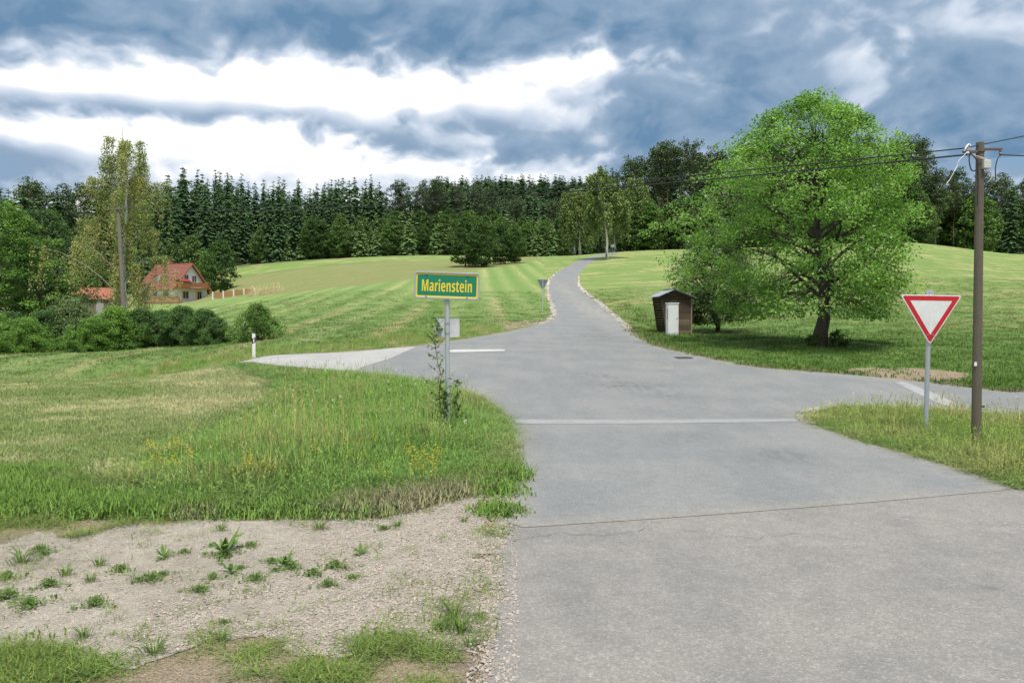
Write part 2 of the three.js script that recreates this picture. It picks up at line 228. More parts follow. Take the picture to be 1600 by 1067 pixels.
const gravelMap = grain(TS, (x, y, o) => {
  const v = gvF[y * TS + x], m = 0.56 + 0.16 * fineA(x / 2, y / 2) + 0.2 * fineC(x / 32, y / 32) + 0.1 * fineB(x / 8, y / 8), s = v < 0 ? 0.7 : 0.72 + 0.5 * v, p = v > 0.6 && v < 0.75 ? 0.04 : 0;
  o[0] = m * s + p; o[1] = m * s; o[2] = m * s - (v < 0 ? 0.02 : 0);
});
const gravelBump = grain(TS, (x, y, o) => { o[0] = o[1] = o[2] = 0.2 + 0.75 * gvH[y * TS + x] + 0.08 * fineA(x / 2, y / 2); });
const turfMap = grain(TS, (x, y, o) => {
  const b = fineA(x / 2, y / 3.2), c = fineA(y / 2 + 40, x / 5), n = 0.42 + 0.34 * b * c * 1.6 + 0.18 * fineB(x / 8, y / 8) + 0.16 * fineC(x / 32, y / 32) + 0.08 * fineD(x / 128, y / 128), s = fineB(x / 8 + 9, y / 8 + 3) * 0.07;
  o[0] = n + s; o[1] = n + 0.01; o[2] = n - s * 0.6;
});
const turfBump = grain(TS, (x, y, o) => { o[0] = o[1] = o[2] = fineA(x / 2, y / 3.2) * 0.6 + fineB(x / 8, y / 8) * 0.4; });
const at = (t, rx, ry = rx) => { const c = t.clone(); c.repeat.set(rx, ry); c.needsUpdate = true; return c; };
// most textures average about 0.65, so base colours are divided by that
const K = 1 / 0.66;

// ---------------------------------------------------------------- what grows where
const SOIL = [0.20, 0.165, 0.13], STRAW = [0.30, 0.265, 0.125], DRY = [0.225, 0.19, 0.085], LUSH = [0.075, 0.16, 0.022], MOWN = [0.13, 0.205, 0.05], PALE = [0.185, 0.245, 0.085], DEEP = [0.06, 0.105, 0.022];
const fieldEdge = (x) => { const P = FIELD_EDGE; if (x <= P[0][0]) return P[0][1]; for (let i = 0; i < P.length - 1; i++) if (x < P[i + 1][0]) { const t = (x - P[i][0]) / (P[i + 1][0] - P[i][0]); return lerp(P[i][1], P[i + 1][1], t * t * (3 - 2 * t)); } return P.at(-1)[1]; };
function zoneAt(x, z) {
  const d = -z;
  if (d < 16.5 && x > 4.3) return 'island';
  if (d < 36.5 && x < 0.2 && d < 28.2 + Math.max(0, -x - 9) * 0.21) return sdf(TALL, x, z) > 0 ? 'tall' : (d < 7.0 && x > -14) ? 'trod' : 'mown';
  if (x < 3 + d * 0.02 && d < 200) return 'field';
  return 'meadow';
}
function groundColour(x, z) {
  const d = -z, zone = zoneAt(x, z), n1 = fbm(x * 0.11, z * 0.11, 3), n2 = fbm(x * 0.5 + 30, z * 0.5, 3), n3 = fbm(x * 2.1, z * 2.1 + 50, 2);
  const r = d < 250 ? roadAt(x, z) : -9;
  let c;
  if (zone === 'mown') {
    c = mix3(MOWN, PALE, clamp(0.5 + n1 * 0.9 + n2 * 0.5, 0, 1)); c = mix3(c, [0.36, 0.35, 0.2], clamp(0.20 + sstep(0.05, 0.5, n2 + n1 * 0.6) * 0.75 + sstep(1.6, -0.6, -sdf(MOWN_PALE, x, z)) * (0.55 + n3 * .5), 0, 0.9));
    c = mix3(c, LUSH, sstep(0.1, 0.5, -n1 + n3 * 0.3) * 0.3);
    c = mix3(c, mix3([0.10, 0.195, 0.03], SOIL, sstep(0.1, 0.5, n2 + n3 * 0.4) * 0.8), sstep(9.8, 8.2, d + n2) * 0.85);
  } else if (zone === 'trod') { c = mix3(SOIL, DRY, clamp(0.4 + n2, 0, 1)); }
  else if (zone === 'tall' || zone === 'island') { c = mix3(mix3(LUSH, DRY, clamp(0.3 + n2 * 1.2, 0, 1)), SOIL, 0.25); }
  else if (zone === 'field') {
    const e = fieldEdge(x), near = sstep(-1.2, 1.2, z - e + n3);
    const s = x + 0.035 * d + n2 * 0.35 + Math.max(0, d - 60) * Math.max(0, x + 25) * 0.0006, w = Math.sin(s * 2.05), w2 = Math.sin(s * 0.63 + 1.0), lineS = sstep(0.88, 1.0, Math.sin(s * 1.02 + 0.4)) * sstep(-0.3, 0.3, fbm(s * 0.3, z * 0.02, 2) + 0.1);
    let f = mix3(MOWN, PALE, clamp(0.4 + 0.30 * w + 0.22 * w2 + n1 * 0.5 + n3 * 0.3, 0, 1)); f = mix3(f, LUSH, clamp(0.25 - 0.2 * w + n1 * 0.4, 0, 0.6)); f = mix3(f, STRAW, lineS * 0.65);
    const streak = fbm(x * 0.05, z * 0.4, 3);
    let b = mix3([0.125, 0.165, 0.045], [0.17, 0.165, 0.068], clamp(0.4 + streak * 1.3 + n1 * 0.6, 0, 1)); b = mix3(b, [0.085, 0.15, 0.03], sstep(18, 3, d + 6 * n1 - 0 > 205 ? 0 : 205 - d) * sstep(-20, -45, x) * 0.9 + sstep(228, 236, d + 4 * n2) * 0.7);
    c = mix3(b, f, near);
    if (d < 45) { const far = sdf(asphaltShape, x, z); c = mix3(c, mix3(LUSH, DRY, clamp(0.45 + n2 * 1.3, 0, 1)), sstep(-4.2, -2.6, far + n2)); }
  } else {
    const streak = fbm(x * 0.045 + 4, z * 0.22, 3);
    c = mix3([0.10, 0.175, 0.036], [0.145, 0.205, 0.055], clamp(0.5 + n1 * 0.8 + n3 * 0.3, 0, 1)); c = mix3(c, STRAW, sstep(0.08, 0.42, streak + n2 * 0.3) * 0.7 * sstep(30, 50, d));
    c = mix3(c, LUSH, sstep(60, 34, d + n1 * 14) * 0.65);
  }
  if (d > 236 && d < 700 || d > 205 && x < -45) c = mix3(c, [0.05, 0.045, 0.025], sstep(232, 246, d + n2 * 6));      // needle litter under the wood
  if (r < 0 && d < 120) c = mix3(c, mix3(SOIL, STRAW, clamp(0.4 + n3 * 1.5, 0, 1)), sstep(0.5, 0.05, -r + n3 * 0.35 + (zone === 'mown' ? 9 : 0)) * 0.8);
  return c;
}
{
  const V = NB * NR, pos = new Float32Array(V * 3), col = new Float32Array(V * 3), uv = new Float32Array(V * 2), idx = [];
  for (let k = 0; k < V; k++) {
    const x = gx[k], z = gz[k], c = groundColour(x, z);
    pos.set([x, gy[k], z], k * 3); col.set([c[0] * K, c[1] * K, c[2] * K], k * 3); uv.set([x, z], k * 2);
  }
  for (let j = 0; j < NR - 1; j++) for (let i = 0; i < NB; i++) { const a = j * NB + i, b = j * NB + (i + 1) % NB, c = a + NB, e = b + NB; idx.push(a, b, c, b, e, c); }
  for (let i = 1; i < NB - 1; i++) idx.push(0, i + 1, i);
  const g = new THREE.BufferGeometry(); g.setAttribute('position', new THREE.BufferAttribute(pos, 3)); g.setAttribute('normal', new THREE.BufferAttribute(gn, 3)); g.setAttribute('color', new THREE.BufferAttribute(col, 3)); g.setAttribute('uv', new THREE.BufferAttribute(uv, 2)); g.setIndex(idx);
  const m = new THREE.Mesh(g, new THREE.MeshStandardMaterial({ vertexColors: true, roughness: 1, map: at(turfMap, 0.45), bumpMap: at(turfBump, 0.45), bumpScale: 0.03 }));
  m.name = 'ground'; m.userData = { kind: 'structure', label: 'grassy ground of meadows and fields rising to the wood' }; m.receiveShadow = true; scene.add(m);
}
console.log('ground');

// a sheet that follows the ground, clipped where inside(x, z) > 0
function sheet(name, label, inside, lift, colour, material, reach, parent) {
  const [r0, r1] = reach, val = new Float32Array(NB * NR).fill(-1);
  const j0 = Math.max(0, rings.findIndex((r) => r >= r0) - 1), j1 = Math.min(NR - 1, rings.findIndex((r) => r >= r1) + 1);
  for (let j = j0; j <= j1; j++) for (let i = 0; i < NB; i++) { const k = j * NB + i; val[k] = inside(gx[k], gz[k]); }
  const P = [], N = [], C = [], T = [];
  const emit = (q) => { P.push(q[0], q[1] + lift, q[2]); N.push(q[3], q[4], q[5]); T.push(q[0], q[2]); const c = colour(q[0], q[2]); C.push(c[0] * K, c[1] * K, c[2] * K); };
  const vtx = (k) => [gx[k], gy[k], gz[k], gn[k * 3], gn[k * 3 + 1], gn[k * 3 + 2]];
  const cutTri = (a, b, c) => {
    const va = val[a], vb = val[b], vc = val[c]; if (va <= 0 && vb <= 0 && vc <= 0) return;
    const ks = [a, b, c], vs = [va, vb, vc], ps = ks.map(vtx), out = [];
    for (let s = 0; s < 3; s++) { const n = (s + 1) % 3; if (vs[s] > 0) out.push(ps[s]); if ((vs[s] > 0) !== (vs[n] > 0)) { const t = vs[s] / (vs[s] - vs[n]); out.push(ps[s].map((v, q) => v + (ps[n][q] - v) * t)); } }
    for (let s = 1; s < out.length - 1; s++) { emit(out[0]); emit(out[s]); emit(out[s + 1]); }
  };
  for (let j = j0; j < j1; j++) for (let i = 0; i < NB; i++) { const a = j * NB + i, b = j * NB + (i + 1) % NB, c = a + NB, e = b + NB; cutTri(a, b, c); cutTri(b, e, c); }
  const g = new THREE.BufferGeometry(); g.setAttribute('position', new THREE.Float32BufferAttribute(P, 3)); g.setAttribute('normal', new THREE.Float32BufferAttribute(N, 3)); g.setAttribute('color', new THREE.Float32BufferAttribute(C, 3)); g.setAttribute('uv', new THREE.Float32BufferAttribute(T, 2));
  const m = new THREE.Mesh(g, material); m.name = name; m.userData = parent ? { label } : { kind: 'structure', label }; m.receiveShadow = true; (parent ?? scene).add(m); return m;
}
const asphaltMat = new THREE.MeshStandardMaterial({ vertexColors: true, roughness: 0.86, map: at(asphaltMap, 0.42), bumpMap: at(asphaltBump, 0.42), bumpScale: 0.004 });
const coarseMat = new THREE.MeshStandardMaterial({ vertexColors: true, roughness: 0.9, map: at(asphaltMap, 0.33), bumpMap: at(asphaltBump, 0.33), bumpScale: 0.006 });
const gravelMat = new THREE.MeshStandardMaterial({ vertexColors: true, roughness: 1, map: at(gravelMap, 0.55), bumpMap: at(gravelBump, 0.55), bumpScale: 0.012 });
const stain = (x, z) => fbm(x * 0.35 + 7, z * 0.35, 3), blot = (x, z, cx, cz, rx, rz) => Math.exp(-(((x - cx) / rx) ** 2 + ((z - cz) / rz) ** 2));
const roadColour = (x, z) => {
  const n = stain(x, z), f = fbm(x * 2.2, z * 2.2, 2); let c = mix3([0.150, 0.159, 0.165], [0.178, 0.184, 0.185], clamp(0.5 + n * 1.3 + f * 0.5 + fbm(x * 1.1 + 11, z * 0.2, 3) * 0.7, 0, 1));
  const mark = blot(x, z, 2.9, -19.6, .9, 1.0) + blot(x, z, 2.4, -21.6, .8, .6) * .7 + blot(x, z, 3.6, -17.8, .6, .8) * .6 + blot(x, z, 4.0, -36, .7, 2.5) * .7 + blot(x, z, 4.3, -42, .6, 2.5) * .6 + blot(x, z, 3.4, -10.1, .45, .6) * .8 + blot(x, z, 2.6, -12, .5, .8) * .4 + blot(x, z, -1, -29, 4, .3) * .5;
  c = mix3(c, [0.085, 0.088, 0.095], clamp(mark * sstep(-0.35, 0.5, f + fbm(x * 6, z * 0.9, 3) + 0.15), 0, 1) * 0.75);
  c = mix3(c, [0.25, 0.235, 0.205], clamp(blot(x, z, 6.1, -60, .9, 14) + blot(x, z, 6.4, -95, .8, 20) + blot(x, z, 4.6, -23.6, .8, .35) * 1.2 + blot(x, z, -.9, -18.2, .5, 1) * 1.3, 0, 1) * (0.45 + f));
  const e = sdf(asphaltShape, x, z); return mix3(c, [0.22, 0.2, 0.175], sstep(0.35, 0.0, e + f * 0.25) * 0.6);
};
const edgeNoise = (x, z) => fbm(x * 1.7, z * 1.7, 3) * 0.09 + fbm(x * 9, z * 9, 2) * 0.03;
const gravelSdf = (x, z) => sdf(GRAVEL, x, z) + fbm(x * 1.3, z * 1.3, 4) * 0.5;
sheet('gravel_path', 'pinkish gravel pull-in beside the road with weeds', (x, z) => Math.max(gravelSdf(x, z), -0.07 - Math.abs(x + 0.05) + (z < -3.7 && z > -9.5 ? 0.16 : -9)), 0.004,
  (x, z) => { const n = fbm(x * 0.8, z * 0.8, 3), f = fbm(x * 4, z * 4, 2), s = sstep(-2.2, -0.6, x + n); return mix3(mix3([0.36, 0.325, 0.275], [0.30, 0.268, 0.222], clamp(0.5 + n * 1.4 + f * 0.5, 0, 1)), [0.37, 0.33, 0.285], s * 0.7); }, gravelMat, [3, 12]);
const oldRoad = sheet('road', 'old pinkish coarse asphalt in the foreground', (x, z) => sdf(OLD_ASPHALT, x, z) + (z > -6.2 ? edgeNoise(x, z) : sdf(asphaltShape, x, z) > -0.05 ? 0.12 : 0), 0.010,
  (x, z) => { const n = stain(x, z), f = fbm(x * 1.1 + 3, z * 1.1, 3); let c = mix3([0.172, 0.166, 0.161], [0.2, 0.19, 0.181], clamp(0.5 + n * 1.1 + f * 0.7 + fbm(x * 1.3 + 4, z * 0.25, 3) * 0.5, 0, 1)); c = mix3(c, [0.15, 0.145, 0.14], sstep(0.6, -0.3, x + f * 0.6) * 0.5); return mix3(c, [0.08, 0.08, 0.085], blot(x, z, 3.05, -5.05, .12, .05) * 0.7); }, coarseMat, [0.6, 14]);
const newRoad = sheet('road_001', 'grey asphalt of the junction and the lane climbing the hill', (x, z) => sdf(asphaltShape, x, z) + (Math.abs(z) > 6 && sdf(OLD_ASPHALT, x, z) < -0.3 ? edgeNoise(x, z) * 0.8 : 0.01), 0.014, roadColour, asphaltMat, [6, 245]);
sheet('road_002', 'pale older asphalt of the lane to the left', (x, z) => Math.min(sdf(PALE_ROAD, x, z), sdf(asphaltShape, x, z) - 0.03), 0.018, (x, z) => mix3([0.27, 0.268, 0.268], [0.31, 0.307, 0.304], clamp(0.5 + stain(x, z) + fbm(x * 2, z * 2, 2) * .5, 0, 1)), asphaltMat, [20, 75]);
// concrete-grey trench strips let into the asphalt, cast in bays
const stripMat = new THREE.MeshStandardMaterial({ vertexColors: true, roughness: 0.9, map: at(asphaltMap, 0.8), bumpMap: at(asphaltBump, 0.8), bumpScale: 0.002 });
const stripTone = (a, b) => (x, z) => mix3(a, b, clamp(0.5 + fbm(x * 1.7, z * 1.7, 3) * 1.2, 0, 1));
sheet('road_strip', 'pale strip set across the near road mouth', (x, z) => sdf(STRIP_NEAR, x, z) + fbm(x * 3, z * 3, 2) * 0.02, 0.018, stripTone([0.208, 0.217, 0.224], [0.24, 0.247, 0.252]), stripMat, [12, 17]);
sheet('road_strip_001', 'whitish strip on the road mouth behind the town sign', (x, z) => sdf(STRIP_LEFT, x, z) + fbm(x * 3, z * 3, 2) * 0.03, 0.022, stripTone([0.34, 0.34, 0.34], [0.4, 0.4, 0.395]), stripMat, [26, 34]);
sheet('road_strip_002', 'pale strip slanting across the road behind the give way sign', (x, z) => sdf(STRIP_RIGHT, x, z) + fbm(x * 3, z * 3, 2) * 0.03, 0.018, stripTone([0.235, 0.24, 0.25], [0.275, 0.28, 0.285]), stripMat, [15, 25]);
// pale stony kerbs along the climbing lane
const worn = (x, z) => fbm(x * 0.9 + 11, z * 0.16, 3);
const stoneTone = (x, z) => mix3([0.36, 0.335, 0.29], [0.46, 0.43, 0.385], clamp(0.5 + fbm(x * 1.5, z * 0.8, 3) * 1.5, 0, 1));
const fade = (z, a, b) => sstep(a, a - 4, z) * sstep(b, b + 20, z);
sheet('road_edge', 'pale stony edge on the left of the climbing lane', (x, z) => 0.17 * fade(z, -44, -150) - lineDist(EDGE_L, x + 0.1, z) + fbm(x * 1.6, z * 0.7, 4) * 0.36, 0.018, stoneTone, gravelMat, [40, 160]);
sheet('road_edge_001', 'pale stony edge on the right of the climbing lane', (x, z) => 0.19 * fade(z, -37, -128) - lineDist(EDGE_R, x - 0.12, z) + fbm(x * 1.6 + 9, z * 0.7, 4) * 0.36, 0.018, stoneTone, gravelMat, [36, 135]);
sheet('road_edge_002', 'pale stones at the tip of the grass island', (x, z) => 0.13 - lineDist(ISLAND_TIP, x - 0.06, z) + fbm(x * 2, z * 2, 2) * 0.07, 0.018, stoneTone, gravelMat, [13, 18]);
sheet('soil_patch', 'bare brown soil at the roadside below the tree', (x, z) => sdf(DIRT_RIGHT, x, z) + fbm(x * .9, z * .9, 4) * 0.75, 0.010, (x, z) => mix3([0.30, 0.235, 0.165], [0.24, 0.19, 0.12], clamp(0.5 + fbm(x * 2, z * 2, 3) * 1.5, 0, 1)), gravelMat, [17, 30]);
sheet('soil_patch_001', 'bare pale soil at the mouth of the climbing lane', (x, z) => sdf(DIRT_LEFT, x, z) + fbm(x * .8, z * .5, 4) * 0.9, 0.010, (x, z) => mix3([0.34, 0.275, 0.2], [0.28, 0.23, 0.15], clamp(0.5 + fbm(x * 2, z * 2, 3) * 1.5, 0, 1)), gravelMat, [36, 58]);
// hairline cracks in the old asphalt: thin ribbons that wander
function crack(parent, pts, w) {
  const P = [], I = []; let n = 0;
  for (let k = 0; k < pts.length - 1; k++) { const [ax, az] = pts[k], [bx, bz] = pts[k + 1], m = Math.ceil(Math.hypot(bx - ax, bz - az) / 0.05); for (let i = 0; i < m; i++) { const t = i / m, x = lerp(ax, bx, t), z = lerp(az, bz, t), dx = bx - ax, dz = bz - az, l = Math.hypot(dx, dz), j = fbm(x * 5, z * 5, 3) * 0.07, q = w * (0.25 + 0.75 * Math.abs(noise2(x * 4, z * 4))); for (const s of [-1, 1]) P.push(x - dz / l * (j + s * q), 0.0165, z + dx / l * (j + s * q)); if (n) I.push(n - 2, n, n - 1, n - 1, n, n + 1); n += 2; } }
  const g = new THREE.BufferGeometry(); g.setAttribute('position', new THREE.Float32BufferAttribute(P, 3)); g.setIndex(I); g.computeVertexNormals(); const m = new THREE.Mesh(g, std([0.05, 0.048, 0.046], 1)); m.name = 'crack'; parent.add(m);
}
for (const [pts, w] of [[[[0.0, -6.1], [0.35, -6.35], [0.8, -6.3], [1.2, -6.55]], 0.004], [[[1.3, -6.5], [1.9, -6.2], [2.3, -6.35], [2.9, -6.1]], 0.003], [[[3.4, -6.9], [3.9, -6.6], [4.6, -6.7]], 0.003]]) crack(oldRoad, pts, w);
console.log('roads');

// ---------------------------------------------------------------- plant builder: triangles with a colour each
class Leaves {
  constructor() { this.p = []; this.c = []; this.n = []; this.i = []; this.v = 0; }
  vert(x, y, z, c, n) { this.p.push(x, y, z); this.c.push(c[0], c[1], c[2]); this.n.push(n[0], n[1], n[2]); return this.v++; }
  // a leaf: folded diamond from base b along direction d (unit), with side s (unit)
  leaf(b, d, s, len, wid, c, fold = 0.18) {
    const n = [d[1] * s[2] - d[2] * s[1], d[2] * s[0] - d[0] * s[2], d[0] * s[1] - d[1] * s[0]], h = len * 0.45, f = fold * wid;
    const n1 = [n[0] + s[0] * fold, n[1] + s[1] * fold, n[2] + s[2] * fold], n2 = [n[0] - s[0] * fold, n[1] - s[1] * fold, n[2] - s[2] * fold];
    const A = this.vert(b[0], b[1], b[2], c, n), T = this.vert(b[0] + d[0] * len, b[1] + d[1] * len, b[2] + d[2] * len, c, n);
    const L = this.vert(b[0] + d[0] * h + s[0] * wid / 2 + n[0] * f, b[1] + d[1] * h + s[1] * wid / 2 + n[1] * f, b[2] + d[2] * h + s[2] * wid / 2 + n[2] * f, c, n2);
    const R = this.vert(b[0] + d[0] * h - s[0] * wid / 2 + n[0] * f, b[1] + d[1] * h - s[1] * wid / 2 + n[1] * f, b[2] + d[2] * h - s[2] * wid / 2 + n[2] * f, c, n1);
    this.i.push(A, T, L, A, R, T);
  }
  // a blade with two faces a millimetre apart
  blade(x, z, ang, h, w, bend, c) {
    const ca = Math.cos(ang), sa = Math.sin(ang), sx = -sa * w / 2, sz = ca * w / 2, y1 = h * 0.55, o1 = bend * h * 0.3, o2 = bend * h;
    for (const f of [1, -1]) {
      const n = norm([ca * f, 1.15, sa * f]), k = f * 0.0008, X = x + ca * k, Z = z + sa * k;
      const a = this.vert(X + sx, 0, Z + sz, c, n), b = this.vert(X - sx, 0, Z - sz, c, n), e = this.vert(X + sx * .8 + ca * o1, y1 - k, Z + sz * .8 + sa * o1, c, n), g = this.vert(X - sx * .8 + ca * o1, y1 - k, Z - sz * .8 + sa * o1, c, n), t = this.vert(X + ca * o2, h * (1 - 0.25 * bend * bend) - k, Z + sa * o2, c, n);
      if (f > 0) this.i.push(a, b, e, b, g, e, e, g, t); else this.i.push(b, a, e, b, e, g, g, e, t);
    }
  }
  limb(pts, rad, seg, c, jit = 0) {
    // tapered tube through points
    let prev = null; const V = pts.map((p) => new THREE.Vector3(...p));
    for (let k = 0; k < V.length; k++) {
      const t = (V[Math.min(k + 1, V.length - 1)].clone().sub(V[Math.max(k - 1, 0)])).normalize(), s = new THREE.Vector3(0, 0, 1).cross(t); if (s.lengthSq() < 0.01) s.set(1, 0, 0); s.normalize(); const u = t.clone().cross(s), ring = [];
      for (let q = 0; q < seg; q++) { const a = q / seg * 2 * Math.PI, n = s.clone().multiplyScalar(Math.cos(a)).addScaledVector(u, Math.sin(a)), r = rad[k] * (1 + jit * noise3(V[k].y * 2.1, q * 0.9, V[k].x * 3)); const cc = typeof c === 'function' ? c(V[k].y, a) : c; ring.push(this.vert(V[k].x + n.x * r, V[k].y + n.y * r, V[k].z + n.z * r, cc, [n.x, n.y, n.z])); }
      if (prev) for (let q = 0; q < seg; q++) { const a = prev[q], b = prev[(q + 1) % seg], d = ring[q], e = ring[(q + 1) % seg]; this.i.push(a, b, d, b, e, d); }
      prev = ring;
    }
  }
  build() { const g = new THREE.BufferGeometry(); g.setAttribute('position', new THREE.Float32BufferAttribute(this.p, 3)); g.setAttribute('normal', new THREE.Float32BufferAttribute(this.n, 3)); g.setAttribute('color', new THREE.Float32BufferAttribute(this.c, 3)); g.setIndex(this.i); return g; }
}
const leafMat = new THREE.MeshPhysicalMaterial({ vertexColors: true, roughness: 0.95, transmission: 0.42, thickness: 0, specularIntensity: 0.35 });
const farLeafMat = new THREE.MeshPhysicalMaterial({ vertexColors: true, roughness: 0.95, transmission: 0.25, thickness: 0, specularIntensity: 0.2 });
const needleMat = new THREE.MeshStandardMaterial({ vertexColors: true, roughness: 0.95 });
const grassMat = new THREE.MeshPhysicalMaterial({ vertexColors: true, roughness: 0.9, transmission: 0.3, thickness: 0, specularIntensity: 0.3 });
const barkMat = new THREE.MeshStandardMaterial({ vertexColors: true, roughness: 0.95 });
const unit = (r) => { const z = r() * 2 - 1, a = r() * 6.2832, q = Math.sqrt(1 - z * z); return [q * Math.cos(a), z, q * Math.sin(a)]; };
const norm = (v) => { const l = Math.hypot(...v) || 1; return [v[0] / l, v[1] / l, v[2] / l]; };
const cross = (a, b) => [a[1] * b[2] - a[2] * b[1], a[2] * b[0] - a[0] * b[2], a[0] * b[1] - a[1] * b[0]];
const tint = (c, r, v = 0.2, hue = 0.1) => { const k = 1 - v + 2 * v * r(), h = (r() - 0.5) * 2 * hue; return [c[0] * k * (1 + h), c[1] * k, c[2] * k * (1 - h)]; };
function oneLeaf(L, r, c, size, colour, droop, outward) {
  let d = unit(r); d = norm([d[0] + outward[0] * 0.7, d[1] - droop, d[2] + outward[2] * 0.7]);
  let s = norm(cross(d, [0.25 * (r() - 0.5), 1, 0.25 * (r() - 0.5)])); const tw = (r() - 0.5) * 1.5, u = cross(d, s); s = norm([s[0] * Math.cos(tw) + u[0] * Math.sin(tw), s[1] * Math.cos(tw) + u[1] * Math.sin(tw), s[2] * Math.cos(tw) + u[2] * Math.sin(tw)]);
  const l = size * (0.7 + 0.6 * r()); L.leaf(c, d, s, l, l * (0.62 + 0.2 * r()), colour);
}
// broadleaf crown: leafy sprays spread through an envelope, each carried by a twig from the nearest limb
function broadleaf(o) {
  const r = rngOf(o.seed), wood = new Leaves(), leaf = new Leaves(), H = o.height, bark = o.bark ?? [0.075, 0.062, 0.05], barkC = (y, a) => { const n = 0.75 + 0.5 * noise3(y * 3, Math.cos(a) * 1.6, Math.sin(a) * 1.6); return [bark[0] * n, bark[1] * n, bark[2] * n]; };
  const nodes = [], trunkTop = o.trunkTop ?? 0.8, lean = o.lean ?? [0, 0], tp = [], tr = [];
  for (let k = 0; k <= 14; k++) { const t = k / 14, y = t * H * trunkTop, w = o.wobble ?? 0.02; tp.push([lean[0] * t * t + w * H * noise2(t * 2.5, o.seed), y - (k ? 0 : 0.25), lean[1] * t * t + w * H * noise2(t * 2.5, o.seed + 9)]); tr.push(o.radius * (k === 0 ? 1.45 : k === 1 ? 1.05 : 1) * (1 - 0.88 * t)); if (y > H * (o.firstLimb ?? 0.2)) nodes.push([...tp[k], tr[k]]); }
  const stems = o.stems ?? 1;
  for (let s = 0; s < stems; s++) { const ox = s ? (r() - 0.5) * o.spread : 0, oz = s ? (r() - 0.5) * o.spread : 0; wood.limb(tp.map((p, k) => [p[0] + ox * (0.35 + k / 14 * 1.6), p[1], p[2] + oz * (0.35 + k / 14 * 1.6)]), tr.map((q) => q * (s ? 0.75 : 1)), o.trunkSeg ?? 9, barkC, 0.12); }
  // limbs
  for (let k = 0; k < o.limbs; k++) {
    const t = (o.firstLimb ?? 0.2) + (trunkTop - 0.04 - (o.firstLimb ?? 0.2)) * (k + r() * 0.7) / o.limbs, y = t * H, base = tp.reduce((b, p) => (Math.abs(p[1] - y) < Math.abs(b[1] - y) ? p : b)), a = k * 2.4 + r() * 0.8;
    const reach = o.envelope(Math.min(1, t + 0.13), a) * (0.58 + 0.22 * r()), up = Math.min((o.up ?? 0.55) * reach * (0.7 + 0.6 * r()), Math.max(0.1, (0.93 - t) * H * 0.75)), pts = [], rads = [], r0 = o.radius * 0.42 * (1 - 0.75 * t);
    for (let q = 0; q <= 6; q++) { const w = q / 6, p = [base[0] + Math.cos(a + 0.35 * Math.sin(w * 3 + k)) * reach * w, y + up * w * (1.25 - 0.35 * w) + (o.sag ?? 0) * reach * w * w, base[2] + Math.sin(a + 0.35 * Math.sin(w * 3 + k)) * reach * w]; pts.push(p); rads.push(Math.max(r0 * (1 - 0.85 * w), 0.008)); if (q > 0) nodes.push([...p, rads[q]]); }
    wood.limb(pts, rads, 6, barkC, 0.1);
    for (let b = 0; b < (o.side ?? 3); b++) {
      const w = 0.3 + 0.6 * r(), q = Math.floor(w * 6), p = pts[q], a2 = a + (r() < 0.5 ? 1 : -1) * (0.5 + 0.6 * r()), l2 = reach * 0.42 * (0.6 + 0.6 * r()), P2 = [], R2 = [];
      for (let s = 0; s <= 4; s++) { const e = s / 4, pp = [p[0] + Math.cos(a2) * l2 * e, p[1] + l2 * 0.45 * e * (1 - 0.3 * e), p[2] + Math.sin(a2) * l2 * e]; P2.push(pp); R2.push(Math.max(rads[q] * 0.6 * (1 - 0.8 * e), 0.006)); if (s) nodes.push([...pp, R2[s]]); }
      wood.limb(P2, R2, 5, barkC);
    }
  }
  // sprays
  let made = 0, tries = 0;
  while (made < o.sprays && tries++ < o.sprays * 40) {
    const t = o.crownBase + (1 - o.crownBase) * r(), a = r() * 6.2832, env = o.envelope(t, a), q = Math.sqrt(r()), rad = env * (0.25 + 0.78 * q) * (r() < 0.1 ? 1.06 + 0.08 * r() : 1);
    const ly = t * H, ln = (t - 0.3), p = [lean[0] * t * t + Math.cos(a) * rad, ly, lean[1] * t * t + Math.sin(a) * rad];
    if (noise3(p[0] * o.clump + o.seed, p[1] * o.clump * 1.25, p[2] * o.clump) < (o.gap ?? -0.15) + (r() - 0.5) * 0.3) continue;
    if (o.bare?.(t, rad)) continue;
    made++;
    let best = null, bd = 1e9; for (const n of nodes) { const d = (n[0] - p[0]) ** 2 + (n[1] - p[1]) ** 2 * 1.3 + (n[2] - p[2]) ** 2; if (d < bd && n[1] < p[1] + 0.3 * env) { bd = d; best = n; } }
    if (best && o.twigs !== false) { const m = [(best[0] + p[0]) / 2 + (r() - .5) * .15, (best[1] + p[1]) / 2 + 0.05 * Math.sqrt(bd), (best[2] + p[2]) / 2 + (r() - .5) * .15], r1 = Math.min(best[3] * 0.6, 0.012 + 0.006 * Math.sqrt(bd)); wood.limb([best.slice(0, 3), m, p], [r1, r1 * 0.65, 0.005], 4, bark); }
    const out = norm([Math.cos(a), 0.3, Math.sin(a)]), base = mix3(o.colours[0], o.colours[1], clamp(0.5 + 0.8 * noise3(p[0] * 0.6, p[1] * 0.6, p[2] * 0.6 + o.seed) + (r() - .5) * .5, 0, 1)), R = o.sprayR * (0.7 + 0.6 * r());
    for (let k = 0; k < o.perSpray; k++) { const u = unit(r), e = Math.cbrt(r()) * R; oneLeaf(leaf, r, [p[0] + u[0] * e, p[1] + u[1] * e * (o.flat ?? 0.55) - (o.weep ? o.weep * e * r() * 2 : 0), p[2] + u[2] * e], o.leaf, r() < (o.pale ?? 0) ? tint([0.30, 0.42, 0.20], r, .15, .05) : tint(base, r, 0.2, 0.1), o.droop ?? 0.35, out); }
  }
  return { wood: wood.build(), leaf: leaf.build() };
}
